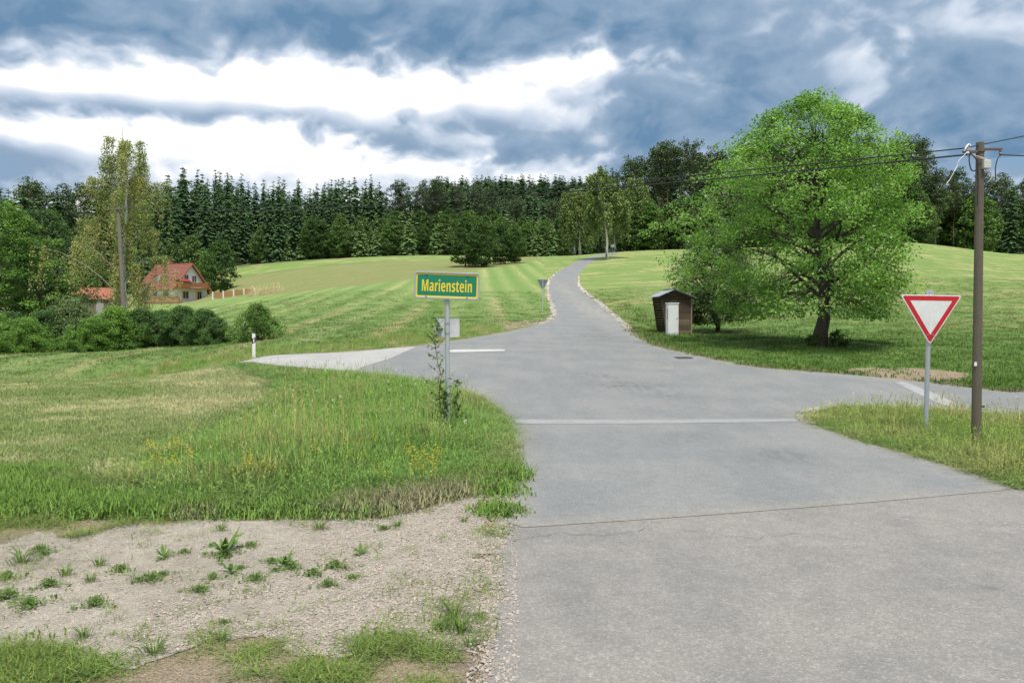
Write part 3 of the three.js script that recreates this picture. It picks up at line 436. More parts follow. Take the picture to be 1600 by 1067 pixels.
function treeThing(geo, name, label, category, pos, turn, scale, group, mats = [barkMat, leafMat]) {
  const t = thing(name, label, category, pos, turn, group); t.userData.base = name; if (scale) t.scale.set(...scale);
  part(t, 'trunk', geo.wood, mats[0]); part(t, 'crown', geo.leaf, mats[1]); return t;
}
const G = (x, z, dy = 0) => [x, groundY(x, z) + dy, z];

// ---------------------------------------------------------------- the roadside tree
const bell = (t, lo, mid, hi, p = 1) => (t < mid ? Math.sin(Math.PI / 2 * clamp((t - lo) / (mid - lo), 0, 1)) ** p : Math.cos(Math.PI / 2 * clamp((t - mid) / (hi - mid), 0, 1)) ** 0.85);
const hero = broadleaf({
  seed: 37, height: 9.5, radius: 0.26, trunkTop: 0.84, wobble: 0.022, lean: [-0.3, 0], firstLimb: 0.17, limbs: 40, side: 5, up: 0.8, sag: -0.05, crownBase: 0.13, trunkSeg: 14, pale: 0.07,
  envelope: (t, a) => { const side = Math.cos(a), m = t < 0.35 ? 1 - 0.42 * ((0.35 - t) / 0.30) ** 2 : Math.sqrt(Math.max(0, 1 - ((t - 0.35) / 0.665) ** 2)); return Math.max(0.25, 4.45 * m * (side < 0 ? 1.05 + 0.10 * sstep(.3, .5, t) * sstep(.9, .7, t) : 0.78) * (1 + 0.15 * Math.sin(3 * a + t * 9) + 0.11 * Math.sin(5 * a - t * 15) + 0.05 * Math.sin(9 * a + t * 23))); },
  bare: (t, q) => t < 0.26 && q < 2.2 - t * 5,
  sprays: 1350, perSpray: 46, sprayR: 0.44, leaf: 0.108, clump: 0.75, gap: -0.06, flat: 0.62, droop: 0.25, colours: [[0.115, 0.26, 0.024], [0.235, 0.43, 0.065]], bark: [0.085, 0.07, 0.058],
});
treeThing(hero, 'broadleaf_tree', 'large bright green leafy tree standing alone by the roadside', 'tree', G(12.17, -31.3, -0.02), 0);
const heroSide = broadleaf({ seed: 77, height: 5.0, radius: 0.085, trunkTop: 0.8, wobble: 0.05, lean: [-0.35, 0.1], firstLimb: 0.2, limbs: 14, side: 3, up: 0.6, crownBase: 0.1, stems: 3, spread: 0.5, envelope: (t, a) => 2.05 * bell(t, -0.05, 0.45, 1.04, 0.8) * (1 + 0.18 * Math.sin(3 * a + 5 * t)), sprays: 560, perSpray: 60, sprayR: 0.38, leaf: 0.085, clump: 1.0, gap: -0.5, colours: [[0.052, 0.105, 0.024], [0.095, 0.17, 0.04]], bark: [0.06, 0.052, 0.045] });
treeThing(heroSide, 'broadleaf_tree', 'small dark green tree between the wooden shed and large tree', 'tree', G(10.1, -39.6, -0.02), 0.4);
for (const [x, z, s, l] of [[11.85, -31.15, 0.24, 'low leafy shoots at the left foot of the large tree'], [12.75, -31.0, 0.32, 'low leafy shoots at the right foot of the large tree']]) {
  const g = broadleaf({ seed: 90 + x * 7 | 0, height: s * 2, radius: 0.012, trunkTop: 0.7, limbs: 6, side: 1, crownBase: 0.1, envelope: (t) => s * 1.1 * Math.sin(Math.PI * clamp(t * 0.9 + 0.08, 0, 1)), sprays: 26, perSpray: 26, sprayR: 0.14, leaf: 0.09, clump: 1, gap: -1, colours: [[0.055, 0.12, 0.02], [0.09, 0.17, 0.03]] });
  treeThing(g, 'shrub', l, 'shrub', G(x, z), 0);
}
console.log('hero');

// ---------------------------------------------------------------- weeping birches
function birch(o) {
  const r = rngOf(o.seed), wood = new Leaves(), leaf = new Leaves(), H = o.height;
  const barkC = (y, a) => { const n = noise3(y * 2.6, Math.cos(a) * 0.9, Math.sin(a) * 0.9), low = sstep(H * 0.10, 0, y); return n > 0.42 - low * 0.5 ? [0.09, 0.08, 0.075] : [0.62 + n * .08, 0.60 + n * .08, 0.56 + n * .08]; };
  const tp = [], tr = []; for (let k = 0; k <= 22; k++) { const t = k / 22; tp.push([o.lean[0] * t * t + 0.012 * H * noise2(t * 2.2, o.seed), t * H * 0.97 - (k ? 0 : .2), o.lean[1] * t * t + 0.012 * H * noise2(t * 2.2, o.seed + 4)]); tr.push(o.radius * (1 - 0.93 * t) * (k ? 1 : 1.25)); }
  wood.limb(tp, tr, 9, barkC, 0.06);
  for (let k = 0; k < o.limbs; k++) {
    const t = o.first + (0.95 - o.first) * (k + r() * 0.6) / o.limbs, p = tp[Math.floor(t * 22)], a = k * 2.4 + r(), reach = o.width * (o.slim ? (1.02 - t) ** 0.68 : bell(t, o.first - 0.35, o.first + 0.16, 1.12, 0.6)) * (o.slim ? 0.4 + 1.0 * r() : 0.7 + 0.5 * r()), pts = [], rads = [], rise = reach * (o.rise ?? 0.85) * (0.7 + 0.5 * r());
    for (let q = 0; q <= 7; q++) { const w = q / 7; pts.push([p[0] + Math.cos(a) * reach * w, p[1] + rise * w * (1.5 - 0.75 * w), p[2] + Math.sin(a) * reach * w]); rads.push(Math.max(o.radius * 0.3 * (1 - t * 0.7) * (1 - 0.9 * w), 0.007)); }
    wood.limb(pts, rads, 5, (y, q2) => { const n = noise3(y * 3, q2, k); return n > 0.2 ? [0.2, 0.18, 0.16] : [0.42, 0.40, 0.36]; });
    for (let s = 0; s < o.strings; s++) {
      const w = 0.18 + 0.82 * Math.sqrt(r()), q = Math.min(6, Math.floor(w * 7)), f = w * 7 - q, b = pts[q].map((v, i) => v + (pts[q + 1][i] - v) * f), drop = o.drop * (0.35 + 0.9 * r()) * (0.5 + 0.5 * w) * Math.min(1, (b[1] - H * o.bottom) / (H * 0.16)), dx = (r() - .5) * 0.9 + Math.cos(a) * 0.25 + o.wind, dz = (r() - .5) * 0.9 + Math.sin(a) * 0.25;
      if (drop < 0.2) continue;
      const at = (e) => [b[0] + dx * Math.sqrt(e) * Math.min(1, drop) + o.wind * e * drop * .3, b[1] + 0.15 * Math.sin(e * 3) - drop * e ** 1.3, b[2] + dz * Math.sqrt(e) * Math.min(1, drop)];
      wood.limb([at(0), at(.5), at(1)], [0.008, 0.006, 0.004].map((v) => v * (o.twig ?? 1)), 3, [0.12, 0.095, 0.075]);
      const base = mix3(o.colours[0], o.colours[1], clamp(0.5 + 0.9 * noise3(b[0] * 0.5, b[1] * 0.4, b[2] * .5 + o.seed) + (r() - .5) * .6, 0, 1)), n = Math.ceil(drop * o.perMetre);
      for (let i = 0; i < n; i++) { const p2 = at(r()), j = o.fuzz; oneLeaf(leaf, r, [p2[0] + (r() - .5) * j, p2[1] + (r() - .5) * j, p2[2] + (r() - .5) * j], o.leaf, tint(base, r, 0.2, 0.13), 0.9, [0, 0, 0]); }
    }
  }
  return { wood: wood.build(), leaf: leaf.build() };
}
const birchA = birch({ seed: 12, height: 16.4, radius: 0.24, lean: [0.1, 0], first: 0.13, limbs: 50, width: 5.0, slim: true, strings: 14, drop: 3.4, bottom: 0.02, wind: -0.08, perMetre: 17, leaf: 0.14, fuzz: 0.4, rise: 0.8, colours: [[0.24, 0.32, 0.075], [0.37, 0.37, 0.12]] });
treeThing(birchA, 'birch_tree', 'tall weeping birch with yellowing leaves behind the concrete pole', 'tree', G(-30.6, -63, -0.1), 0);
const birchB = birch({ seed: 23, height: 19.5, radius: 0.3, lean: [-1.6, 0], first: 0.30, limbs: 34, width: 4.6, strings: 15, drop: 3.6, bottom: 0.24, wind: 0.3, perMetre: 10, leaf: 0.42, fuzz: 0.9, rise: 0.75, twig: 1.2, colours: [[0.135, 0.205, 0.06], [0.215, 0.29, 0.095]] });
const birchC = birch({ seed: 26, height: 18, radius: 0.33, lean: [0.6, 0], first: 0.22, limbs: 34, width: 4.2, strings: 15, drop: 4.0, bottom: 0.08, wind: 0, perMetre: 10, leaf: 0.42, fuzz: 0.9, rise: 0.75, twig: 1.2, colours: [[0.135, 0.20, 0.062], [0.205, 0.275, 0.09]] });
const bp = [barkMat, farLeafMat];
// trees placed by bearing tangent and depth
const spot = (u, d, dy = -0.1) => G(u * d, -d, dy);
treeThing(birchB, 'birch_tree', 'white-trunked birch leaning over the crest of the lane', 'tree', spot(0.1185, 166), 0, null, null, bp);
treeThing(birchC, 'birch_tree', 'birch with two pale stems left of the lane crest, front one', 'tree', spot(0.0845, 205), 0, null, null, bp);
treeThing(birchC, 'birch_tree', 'birch left of the lane crest, close behind the front one', 'tree', spot(0.0795, 209), 2.2, [.95, 1.02, .95], null, bp);
treeThing(birchC, 'birch_tree', 'pale green birch at the wood edge right of the lane', 'tree', spot(0.153, 212), 1.2, [1, 1.15, 1], null, bp);
treeThing(birchC, 'birch_tree', 'slim birch under the leaning one right of the lane crest', 'tree', spot(0.129, 205), 4, [.75, .8, .75], null, bp);
console.log('birches');

// ---------------------------------------------------------------- the wood: spruces, pines, broadleaves
function spruce(o) {
  const r = rngOf(o.seed), wood = new Leaves(), leaf = new Leaves(), H = o.height;
  wood.limb([[0, -0.3, 0], [0, H * .3, 0], [0, H * .7, 0], [0, H * .99, 0]], [o.radius * 1.2, o.radius * .85, o.radius * .4, 0.03], 6, [0.07, 0.055, 0.045]);
  const lv = o.levels;
  for (let k = 0; k < lv; k++) {
    const t = (k + r() * 0.5) / lv, y = H * (o.first + (0.985 - o.first) * t), L = o.width * (1 - t) ** 0.66 * (0.8 + 0.35 * r()) + 0.25, n = Math.max(4, Math.round(9 - 4 * t));
    for (let b = 0; b < n; b++) {
      const jy = (r() - .5) * H / lv * 1.5, a = k * 1.3 + b / n * 6.2832 + (r() - .5) * 0.9, l = L * (0.6 + 0.6 * r()), ca = Math.cos(a), sa = Math.sin(a), droop = 0.35 + 0.3 * (1 - t) + 0.25 * (r() - .5), col = tint(mix3(o.colours[0], o.colours[1], r()), r, 0.2, 0.08), m = Math.max(2, Math.round(l / 0.75));
      for (let s = 0; s < m; s++) {
        const w = (s + 0.15) / m, px = ca * l * w, pz = sa * l * w, py = y + jy - droop * l * w * (1.1 - 0.45 * w), len = l / m * 1.45, wd = (1.0 - 0.45 * w) * (0.55 + 0.6 * r());
        leaf.leaf([px, py, pz], norm([ca, -droop * 0.75 + 0.35 * (r() - .5), sa]), norm([-sa + (r() - .5) * .5, (r() - .5) * .6, ca + (r() - .5) * .5]), len, wd, col, 0.3);
        if (l > 1.1) for (const e of [-1, 1]) leaf.leaf([px, py, pz], norm([ca * .55 - sa * e * .8, -0.5 + .3 * (r() - .5), sa * .55 + ca * e * .8]), norm([r() - .5, 0.5, r() - .5]), len * 0.75, wd * 0.7, col, 0.3);
      }
    }
  }
  return { wood: wood.build(), leaf: leaf.build() };
}
function pine(o) {
  const r = rngOf(o.seed), wood = new Leaves(), leaf = new Leaves(), H = o.height, tp = [], tr = [];
  for (let k = 0; k <= 10; k++) { const t = k / 10; tp.push([0.02 * H * noise2(t * 2, o.seed), t * H * 0.95 - (k ? 0 : .3), 0.02 * H * noise2(t * 2, o.seed + 3)]); tr.push(o.radius * (1 - 0.8 * t)); }
  wood.limb(tp, tr, 7, (y) => mix3([0.10, 0.075, 0.06], [0.24, 0.135, 0.075], sstep(H * .25, H * .55, y)));
  for (let k = 0; k < o.limbs; k++) {
    const t = o.first + (0.97 - o.first) * (k + r()) / o.limbs, p = tp[Math.min(10, Math.floor(t * 10.5))], a = k * 2.4 + r(), reach = o.width * (0.45 + 0.55 * Math.sin(Math.PI * clamp((t - o.first) / (1 - o.first) * 0.8 + 0.15, 0, 1))) * (0.55 + 0.6 * r()), e = [p[0] + Math.cos(a) * reach, t * H + reach * (0.25 + .3 * r()), p[2] + Math.sin(a) * reach];
    wood.limb([[p[0], t * H, p[2]], [(p[0] + e[0]) / 2, t * H + reach * 0.05, (p[2] + e[2]) / 2], e], [0.09, 0.06, 0.03], 4, [0.16, 0.10, 0.065]);
    const clumps = 2 + Math.floor(r() * 3), col0 = mix3(o.colours[0], o.colours[1], r());
    for (let c = 0; c < clumps; c++) { const w = 0.45 + 0.6 * r(), q = [p[0] + (e[0] - p[0]) * w + (r() - .5) * .8, t * H + (e[1] - t * H) * w + (r() - .2) * .7, p[2] + (e[2] - p[2]) * w + (r() - .5) * .8], R = 0.65 + 0.75 * r();
      for (let i = 0; i < 34; i++) { const u = unit(r), f = Math.cbrt(r()) * R; oneLeaf(leaf, r, [q[0] + u[0] * f, q[1] + u[1] * f * 0.5, q[2] + u[2] * f], 0.42, tint(col0, r, 0.2, 0.08), -0.3, u); } }
  }
  return { wood: wood.build(), leaf: leaf.build() };
}
const spruceC = [[0.036, 0.084, 0.032], [0.082, 0.16, 0.05]], pineC = [[0.058, 0.10, 0.042], [0.105, 0.155, 0.062]];
const spruces = [0, 1, 2, 3].map((k) => spruce({ seed: 100 + k, height: 25, radius: 0.24, first: [0.14, 0.06, 0.2, 0.1][k], levels: 30, width: [3.3, 3.9, 2.9, 3.6][k], colours: spruceC }));
const youngs = [0, 1].map((k) => spruce({ seed: 120 + k, height: 11, radius: 0.12, first: 0.12, levels: 20, width: 1.9 + .3 * k, colours: [[0.095, 0.17, 0.052], [0.155, 0.25, 0.07]] }));
const pines = [0, 1, 2].map((k) => pine({ seed: 140 + k, height: 27, radius: 0.22, first: [0.52, 0.42, 0.58][k], limbs: [30, 36, 26][k], width: [2.9, 3.2, 2.6][k], colours: pineC }));
const bl = (seed, c, sh = 0.42) => broadleaf({ seed, height: 14, radius: 0.22, trunkTop: 0.8, wobble: 0.03, firstLimb: 0.16, limbs: 14, side: 2, crownBase: 0.06, envelope: (t, a) => 4.3 * bell(t, -0.08, sh, 1.04, 0.7) * (1 + 0.18 * Math.sin(3 * a + seed + t * 5) + 0.12 * Math.sin(5 * a - t * 9)), sprays: 300, perSpray: 20, sprayR: 0.9, leaf: 0.5, clump: 0.42, gap: -0.35, colours: c, twigs: false });
const broads = [bl(161, [[0.08, 0.16, 0.038], [0.135, 0.235, 0.052]]), bl(162, [[0.048, 0.10, 0.028], [0.082, 0.152, 0.037]], 0.5), bl(163, [[0.09, 0.16, 0.045], [0.14, 0.22, 0.065]], 0.36)];
console.log('wood kinds');
const wr = rngOf(99);
const protoOf = new Map();
function plant(kind, geo, mats, pos, turn, scale, label, group) {
  if (!protoOf.has(geo)) { const t = treeThing(geo, kind, label, 'tree', pos, turn, scale, group, mats); protoOf.set(geo, t); return t; }
  return copyOf(protoOf.get(geo), pos, turn, scale, label, group);
}
const sprM = [barkMat, needleMat], broM = [barkMat, farLeafMat];
const place = (list, kind, mats, u, d, h, h0, label, group, w = 1) => { const s = h / h0, q = s * w * (0.9 + 0.25 * wr()); plant(kind, list[Math.floor(wr() * list.length)], mats, spot(u, d, -0.2), wr() * 6.28, [q, s, q], label, group); };
const U = (px) => (px - 800) / 1244;
// left wood behind the birch and the house, a wall of tall spruces
for (let px = -60; px < 236; px += 15) for (let row = 0; row < 2; row++) {
  const d = 196 + row * 16 + wr() * 9, u = U(px + wr() * 12 + row * 7);
  if (wr() < 0.45) place(pines, 'pine_tree', sprM, u, d, 27 + 3 * wr(), 27, 'pine in the dark wood behind the birch and left trees', 'pines of the left wood');
  else place(spruces, 'spruce_tree', sprM, u, d, 26 + 3 * wr(), 25, 'dark spruce in the wood behind the birch and left trees', 'spruces of the left wood', 1.05);
}
for (let px = 232; px < 540; px += 12.5) for (let row = 0; row < 4; row++) {
  const d = 244 + row * 14 + wr() * 7 - (px < 290 ? (290 - px) * 0.35 : 0), u = U(px + wr() * 11 + row * 5), crest = px < 330 ? 3.4 : px > 370 && px < 450 ? -2.4 : px > 520 ? -3 : 0;
  if (row === 0 && wr() < 0.34) { place(broads, 'broadleaf_tree', broM, u, d - 2, 9 + 6 * wr(), 14, 'light green broadleaf tree among the spruces behind the field', 'broadleaves among the spruces', 0.8); continue; }
  place(spruces, 'spruce_tree', sprM, u, d, 19.5 + row * 2.2 + crest + 3.2 * noise2(px * 0.021, 3) + 7 * wr(), 25, 'tall dark spruce in the dense wood behind the house and sloping field', 'spruces behind the sloping field', 0.95);
}
for (let px = 548; px < 880; px += 15) for (let row = 0; row < 3; row++) {
  const d = 272 + row * 14 + wr() * 8, u = U(px + wr() * 13 + row * 5), low = px > 770 ? 5 : px > 620 ? 2 : 0;
  if (wr() < (px > 620 ? 0.62 : 0.12)) place(pines, 'pine_tree', sprM, u, d, 26 - low + 4 * wr(), 27, 'pine rising above the young trees beyond the field', 'pines above the young trees');
  else place(spruces, 'spruce_tree', sprM, u, d, 22 - low + 3 * noise2(px * 0.02, 8) + 8 * wr(), 25, 'spruce rising above the young trees beyond the field', 'spruces above the young trees', 0.95);
}
for (let px = 430; px < 885; px += 12) for (let row = 0; row < 2; row++) {
  const d = 243 + row * 11 + wr() * 6, u = U(px + wr() * 10 + row * 6), k = wr();
  if (px < 545 && (row || k < 0.6)) continue;
  if (k < 0.5) place(broads, 'young_tree', broM, u, d, 9.5 + row * 3 + 3 * wr(), 14, 'young broadleaf tree in the belt along the field', 'young trees along the field', 0.85);
  else place(youngs, 'young_spruce', sprM, u, d, 9 + row * 3 + 3.5 * wr(), 11, 'young spruce in the belt along the field', 'young spruces along the field', 1.05);
}
// right of the lane: tall pines behind broadleaves
for (let px = 935; px < 1440; px += 17) for (let row = 0; row < 3; row++) {
  const d = 222 + row * 13 + wr() * 8, u = U(px + wr() * 14 + row * 6);
  if (row === 0 && px > 950 && wr() < 0.3) continue;
  if (wr() < 0.68) place(pines, 'pine_tree', sprM, u, d, (px > 1000 ? 30 : 26) + 3.5 * wr(), 27, 'tall pine in the wood right of the lane', 'pines right of the lane');
  else place(spruces, 'spruce_tree', sprM, u, d, 24 + 4 * wr(), 25, 'spruce in the wood right of the lane', 'spruces right of the lane', 0.9);
}
for (let px = 975; px < 1450; px += 21) place(broads, 'broadleaf_tree', broM, U(px + wr() * 12), 206 + wr() * 7, 11 + 5 * wr(), 14, 'green broadleaf tree along the wood edge right of the lane', 'broadleaves right of the lane');
for (let px = 1425; px < 1720; px += 17) for (let row = 0; row < 3; row++) {
  const d = 220 + row * 14 + wr() * 8, u = U(px + wr() * 14 + row * 6), k = wr();
  if (k < 0.5) place(pines, 'pine_tree', sprM, u, d, 20 + 3 * row + 3 * wr() - (px > 1560 ? 2 : 0), 27, 'pine in the wood on the hill behind the wooden pole', 'pines behind the pole');
  else if (k < 0.62) place(spruces, 'spruce_tree', sprM, u, d, 19 + 4 * wr(), 25, 'spruce in the wood on the hill behind the wooden pole', 'spruces behind the pole');
  else place(broads, 'broadleaf_tree', broM, u, d, 14 + 3 * row + 3 * wr(), 14, 'broadleaf tree in the wood on the hill behind the wooden pole', 'broadleaves behind the pole', 0.95);
}
// the far hill beyond the crest reads as one mass
{
  const n = 620, im = new THREE.InstancedMesh(spruces[1].leaf, needleMat, n), M = new THREE.Matrix4(), q = new THREE.Quaternion();
  for (let k = 0; k < n; k++) { const d = 520 + 200 * wr(), u = -0.1 + 0.3 * wr(), p = spot(u, d), s = 1.05 + 0.35 * wr(); M.compose(new THREE.Vector3(...p), q.setFromAxisAngle(UPV, wr() * 6.28), new THREE.Vector3(s * 1.25, s, s * 1.25)); im.setMatrixAt(k, M); }
  im.name = 'forest'; im.userData = { kind: 'stuff', label: 'distant bluish wooded hill beyond the lane crest', category: 'forest' }; im.castShadow = im.receiveShadow = true; scene.add(im);
  const n2 = 1100, im2 = new THREE.InstancedMesh(spruces[0].leaf, needleMat, n2);
  for (let k = 0; k < n2; k++) { const u = -0.72 + 1.55 * wr(), base = u < U(232) ? 228 : u < 0.08 ? 305 : 262, d = base + 75 * wr(), p = spot(u, d), s = 0.68 + 0.25 * wr(); M.compose(new THREE.Vector3(...p), q.setFromAxisAngle(UPV, wr() * 6.28), new THREE.Vector3(s * 1.2, s, s * 1.2)); im2.setMatrixAt(k, M); }
  im2.name = 'forest_001'; im2.userData = { kind: 'stuff', label: 'dark depth of the wood behind its front trees', category: 'forest' }; im2.castShadow = im2.receiveShadow = true; scene.add(im2);
}
// clump of round dark trees out in the field
for (const [px, d, h, w, t, l] of [[728, 163, 10.2, 1.05, .3, 'dark round tree at the left of the clump in the field'], [752, 159, 9.6, 1.0, 1.9, 'dark round tree in the middle of the clump in the field'], [782, 167, 8.6, .95, 3.2, 'smaller round tree right of the middle of the field clump'], [805, 168, 7.4, .95, 4.4, 'small round tree at the right end of the field clump']])
  plant('broadleaf_tree', broads[1], broM, spot(U(px), d), t, [h / 14 * w, h / 14, h / 14 * w], l, 'clump of trees in the field');
// broadleaves by the house
for (const [px, d, h, w, t, k, l] of [[345, 160, 10.5, .9, 1, 1, 'dark green tree at the right gable of the white house'], [300, 186, 14.5, .9, 2, 2, 'grey-green round tree behind the roof of the white house'], [270, 184, 13, .9, 4, 2, 'grey-green tree behind the white house, nearer the birch'], [325, 178, 10, .8, 5, 0, 'green tree peeping over the ridge of the white house']])
  plant('broadleaf_tree', broads[k], broM, spot(U(px), d), t, [h / 14 * w, h / 14, h / 14 * w], l, 'trees round the house');
console.log('wood');

// ---------------------------------------------------------------- left-hand broadleaves, hedge and bushes
const mid = (seed, h, w, c, o = {}) => broadleaf({ seed, height: h, radius: 0.02 * h, trunkTop: 0.78, wobble: 0.03, firstLimb: 0.1, limbs: 16, side: 2, crownBase: 0.02, envelope: (t, a) => w * bell(t, -0.15, 0.42, 1.05, 0.6) * (1 + 0.2 * Math.sin(3 * a + seed + t * 5) + 0.12 * Math.sin(7 * a - t * 9)), sprays: 420, perSpray: 46, sprayR: 0.62, leaf: 0.2, clump: 0.6, gap: -0.3, colours: c, twigs: false, ...o });
const dk = [[0.046, 0.10, 0.026], [0.082, 0.16, 0.037]], br = [[0.085, 0.185, 0.025], [0.15, 0.28, 0.042]];
treeThing(mid(201, 10.2, 4.6, dk), 'broadleaf_tree', 'dark green broadleaf tree left of the weeping birch', 'tree', spot(U(62), 68), 0);
treeThing(mid(202, 10.6, 4.4, br), 'broadleaf_tree', 'bright green broadleaf tree at the left picture edge', 'tree', spot(U(0), 63), 0);
treeThing(mid(203, 10.5, 4.4, dk), 'broadleaf_tree', 'shaded tree at the left picture edge behind the bright one', 'tree', spot(U(20), 78), 2);
const shrub = (seed, h, w, c, o = {}) => mid(seed, h, w, c, { stems: 5, spread: 1.2, envelope: (t, a) => w * bell(t, -0.3, 0.35, 1.06, 0.6) * (1 + 0.3 * Math.sin(2 * a + seed + t * 4) + 0.22 * Math.sin(5 * a - t * 9) + 0.12 * Math.sin(9 * a + t * 17)), sprays: 300, perSpray: 44, sprayR: 0.34, leaf: 0.13, clump: 1.1, limbs: 18, gap: -0.12, flat: 0.8, ...o });
const hedgeKinds = [shrub(211, 3.1, 1.9, [[0.10, 0.225, 0.028], [0.19, 0.34, 0.05]]), shrub(212, 3.0, 1.8, [[0.06, 0.135, 0.03], [0.115, 0.22, 0.045]]), shrub(213, 2.6, 1.45, [[0.10, 0.20, 0.035], [0.17, 0.29, 0.055]], { sprays: 210, gap: 0.0 }), shrub(214, 3.2, 1.6, [[0.11, 0.175, 0.055], [0.17, 0.25, 0.09]], { gap: -0.02 })];
const hedges = [[-8, 43, 0, 0.66, 'bright green bush at the left end of the roadside hedge'], [38, 42, 0, 0.60, 'bright green bush second from the left in the roadside hedge'], [72, 44, 1, 0.72, 'darker bush third from the left in the roadside hedge'], [108, 45, 3, 0.86, 'grey-green taller bush in the hedge left of the concrete pole'], [140, 42, 0, 0.56, 'low yellow-green bush in the hedge left of the concrete pole'], [182, 43, 0, 0.74, 'bright bush at the foot of the concrete pole'], [222, 44, 1, 0.70, 'dark green bush right of the concrete pole'], [252, 45, 1, 0.64, 'dark green bush in the middle of the hedge right part'], [284, 44, 1, 0.70, 'tallest dark green bush near the right end of the hedge'], [318, 43, 1, 0.62, 'dark green bush second from the right end of the hedge'], [338, 42, 1, 0.46, 'low dark bush ending the hedge on the right'], [402, 41, 2, 0.72, 'loose light green bush standing apart above the marker post']];
for (const [px, d, k, s, l] of hedges) plant('bush', hedgeKinds[k], [barkMat, leafMat], spot(U(px), d, -0.05), px * 0.37, [s * 0.95, s, s], l, 'bushes of the roadside hedge');
for (const px of [15, 60, 95, 125, 165, 205, 240, 270, 300]) plant('bush', hedgeKinds[px % 2], [barkMat, leafMat], spot(U(px), 47 + (px % 3), -0.05), px, [0.8, 0.45 + 0.08 * (px % 4), 0.8], 'bush in the back row of the roadside hedge', 'back row of the hedge');
for (const c of scene.children) if (/^bush/.test(c.name)) c.userData.category = 'bush';
console.log('hedge');

// ---------------------------------------------------------------- grass: tufts of blades, scattered by what grows where
const gr = rngOf(404);
function tuft(seed, n, spread, h0, h1, w, bend, colours, heads = 0) {
  const r = rngOf(seed), L = new Leaves();
  for (let k = 0; k < n; k++) { const a = r() * 6.28, q = Math.sqrt(r()) * spread, h = h0 + (h1 - h0) * r(); L.blade(Math.cos(a) * q, Math.sin(a) * q, r() * 6.28, h, w * (0.7 + .6 * r()), bend * (0.3 + 1.1 * r()), tint(colours[Math.floor(r() * colours.length)], r, 0.15, 0.08)); }
  for (let k = 0; k < heads; k++) { const a = r() * 6.28, q = Math.sqrt(r()) * spread, h = h1 * (1.05 + 0.45 * r()), x = Math.cos(a) * q, z = Math.sin(a) * q, b = r() * 6.28, o = 0.12 * h, c = tint([1.25, 1.1, 1.05], r, .15, .05);
    L.blade(x, z, b, h, 0.004, 0.12, c); for (let i = 0; i < 5; i++) { const y = h * (0.74 + 0.06 * i); L.leaf([x + Math.cos(b) * o * (y / h) ** 2, y, z + Math.sin(b) * o * (y / h) ** 2], norm([r() - .5, 1.6, r() - .5]), norm([r() - .5, 0, r() - .5]), 0.05, 0.014, c); } }
  return L.build();
}
const WHITE = [[1, 1, 1], [0.9, 0.95, 0.85], [1.06, 1.02, 0.95]];
const lawnT = [tuft(1, 26, 0.13, 0.025, 0.06, 0.006, 0.9, WHITE), tuft(2, 26, 0.14, 0.02, 0.07, 0.006, 1.0, WHITE), tuft(3, 22, 0.12, 0.03, 0.085, 0.006, 0.8, WHITE)];
const midT = [tuft(4, 16, 0.13, 0.08, 0.2, 0.006, 0.9, WHITE), tuft(5, 16, 0.14, 0.1, 0.24, 0.006, 1.0, WHITE), tuft(6, 15, 0.13, 0.08, 0.26, 0.0055, 0.9, WHITE, 1)];
const tallT = [tuft(7, 18, 0.15, 0.14, 0.4, 0.007, 0.85, WHITE), tuft(8, 17, 0.15, 0.2, 0.5, 0.007, 0.9, WHITE), tuft(9, 17, 0.16, 0.15, 0.42, 0.007, 0.95, WHITE, 1)];
const farT = [tuft(10, 18, 0.36, 0.05, 0.13, 0.02, 1.1, WHITE), tuft(11, 18, 0.38, 0.04, 0.15, 0.02, 1.2, WHITE)];
const bags = new Map();
function bag(name, label, geos, mat = grassMat) { const b = geos.map(() => ({ m: [], c: [] })); bags.set(name, { b, geos, mat, label }); return b; }
const M4 = new THREE.Matrix4(), Q4 = new THREE.Quaternion(), E4 = new THREE.Euler();
function sow(b, x, z, s, sy, c, lean = 0.12) { const k = b[Math.floor(gr() * b.length)]; E4.set((gr() - .5) * lean, gr() * 6.28, (gr() - .5) * lean); M4.compose(new THREE.Vector3(x, groundY(x, z) - 0.01, z), Q4.setFromEuler(E4), new THREE.Vector3(s, sy, s)); k.m.push(...M4.elements); k.c.push(...c); }
const gLawn = bag('grass', 'short mown grass of the meadow on the left', lawnT), gTall = bag('grass_001', 'tall uncut grass on the corner round the town sign', tallT), gIsland = bag('grass_002', 'rough half-dry grass round the give way sign', [...midT, tallT[2]]), gField = bag('grass_003', 'grass of the sloping field beyond the left lane', farT), gMeadow = bag('grass_004', 'grass of the meadow on the right under the tree', farT), gVerge = bag('grass_005', 'uneven grass on the far verge of the left lane', [...midT]), gTrod = bag('grass_006', 'trodden grass along the gravel pull-in', [...midT, lawnT[2]]);
const dryMix = (c, t) => mix3(c, [0.43, 0.38, 0.19], clamp(t, 0, 1));
const KEEP = { mown: 0.5, tall: 0.24, island: 0.34, trod: 0.5, field: 0.18, meadow: 0.18 };
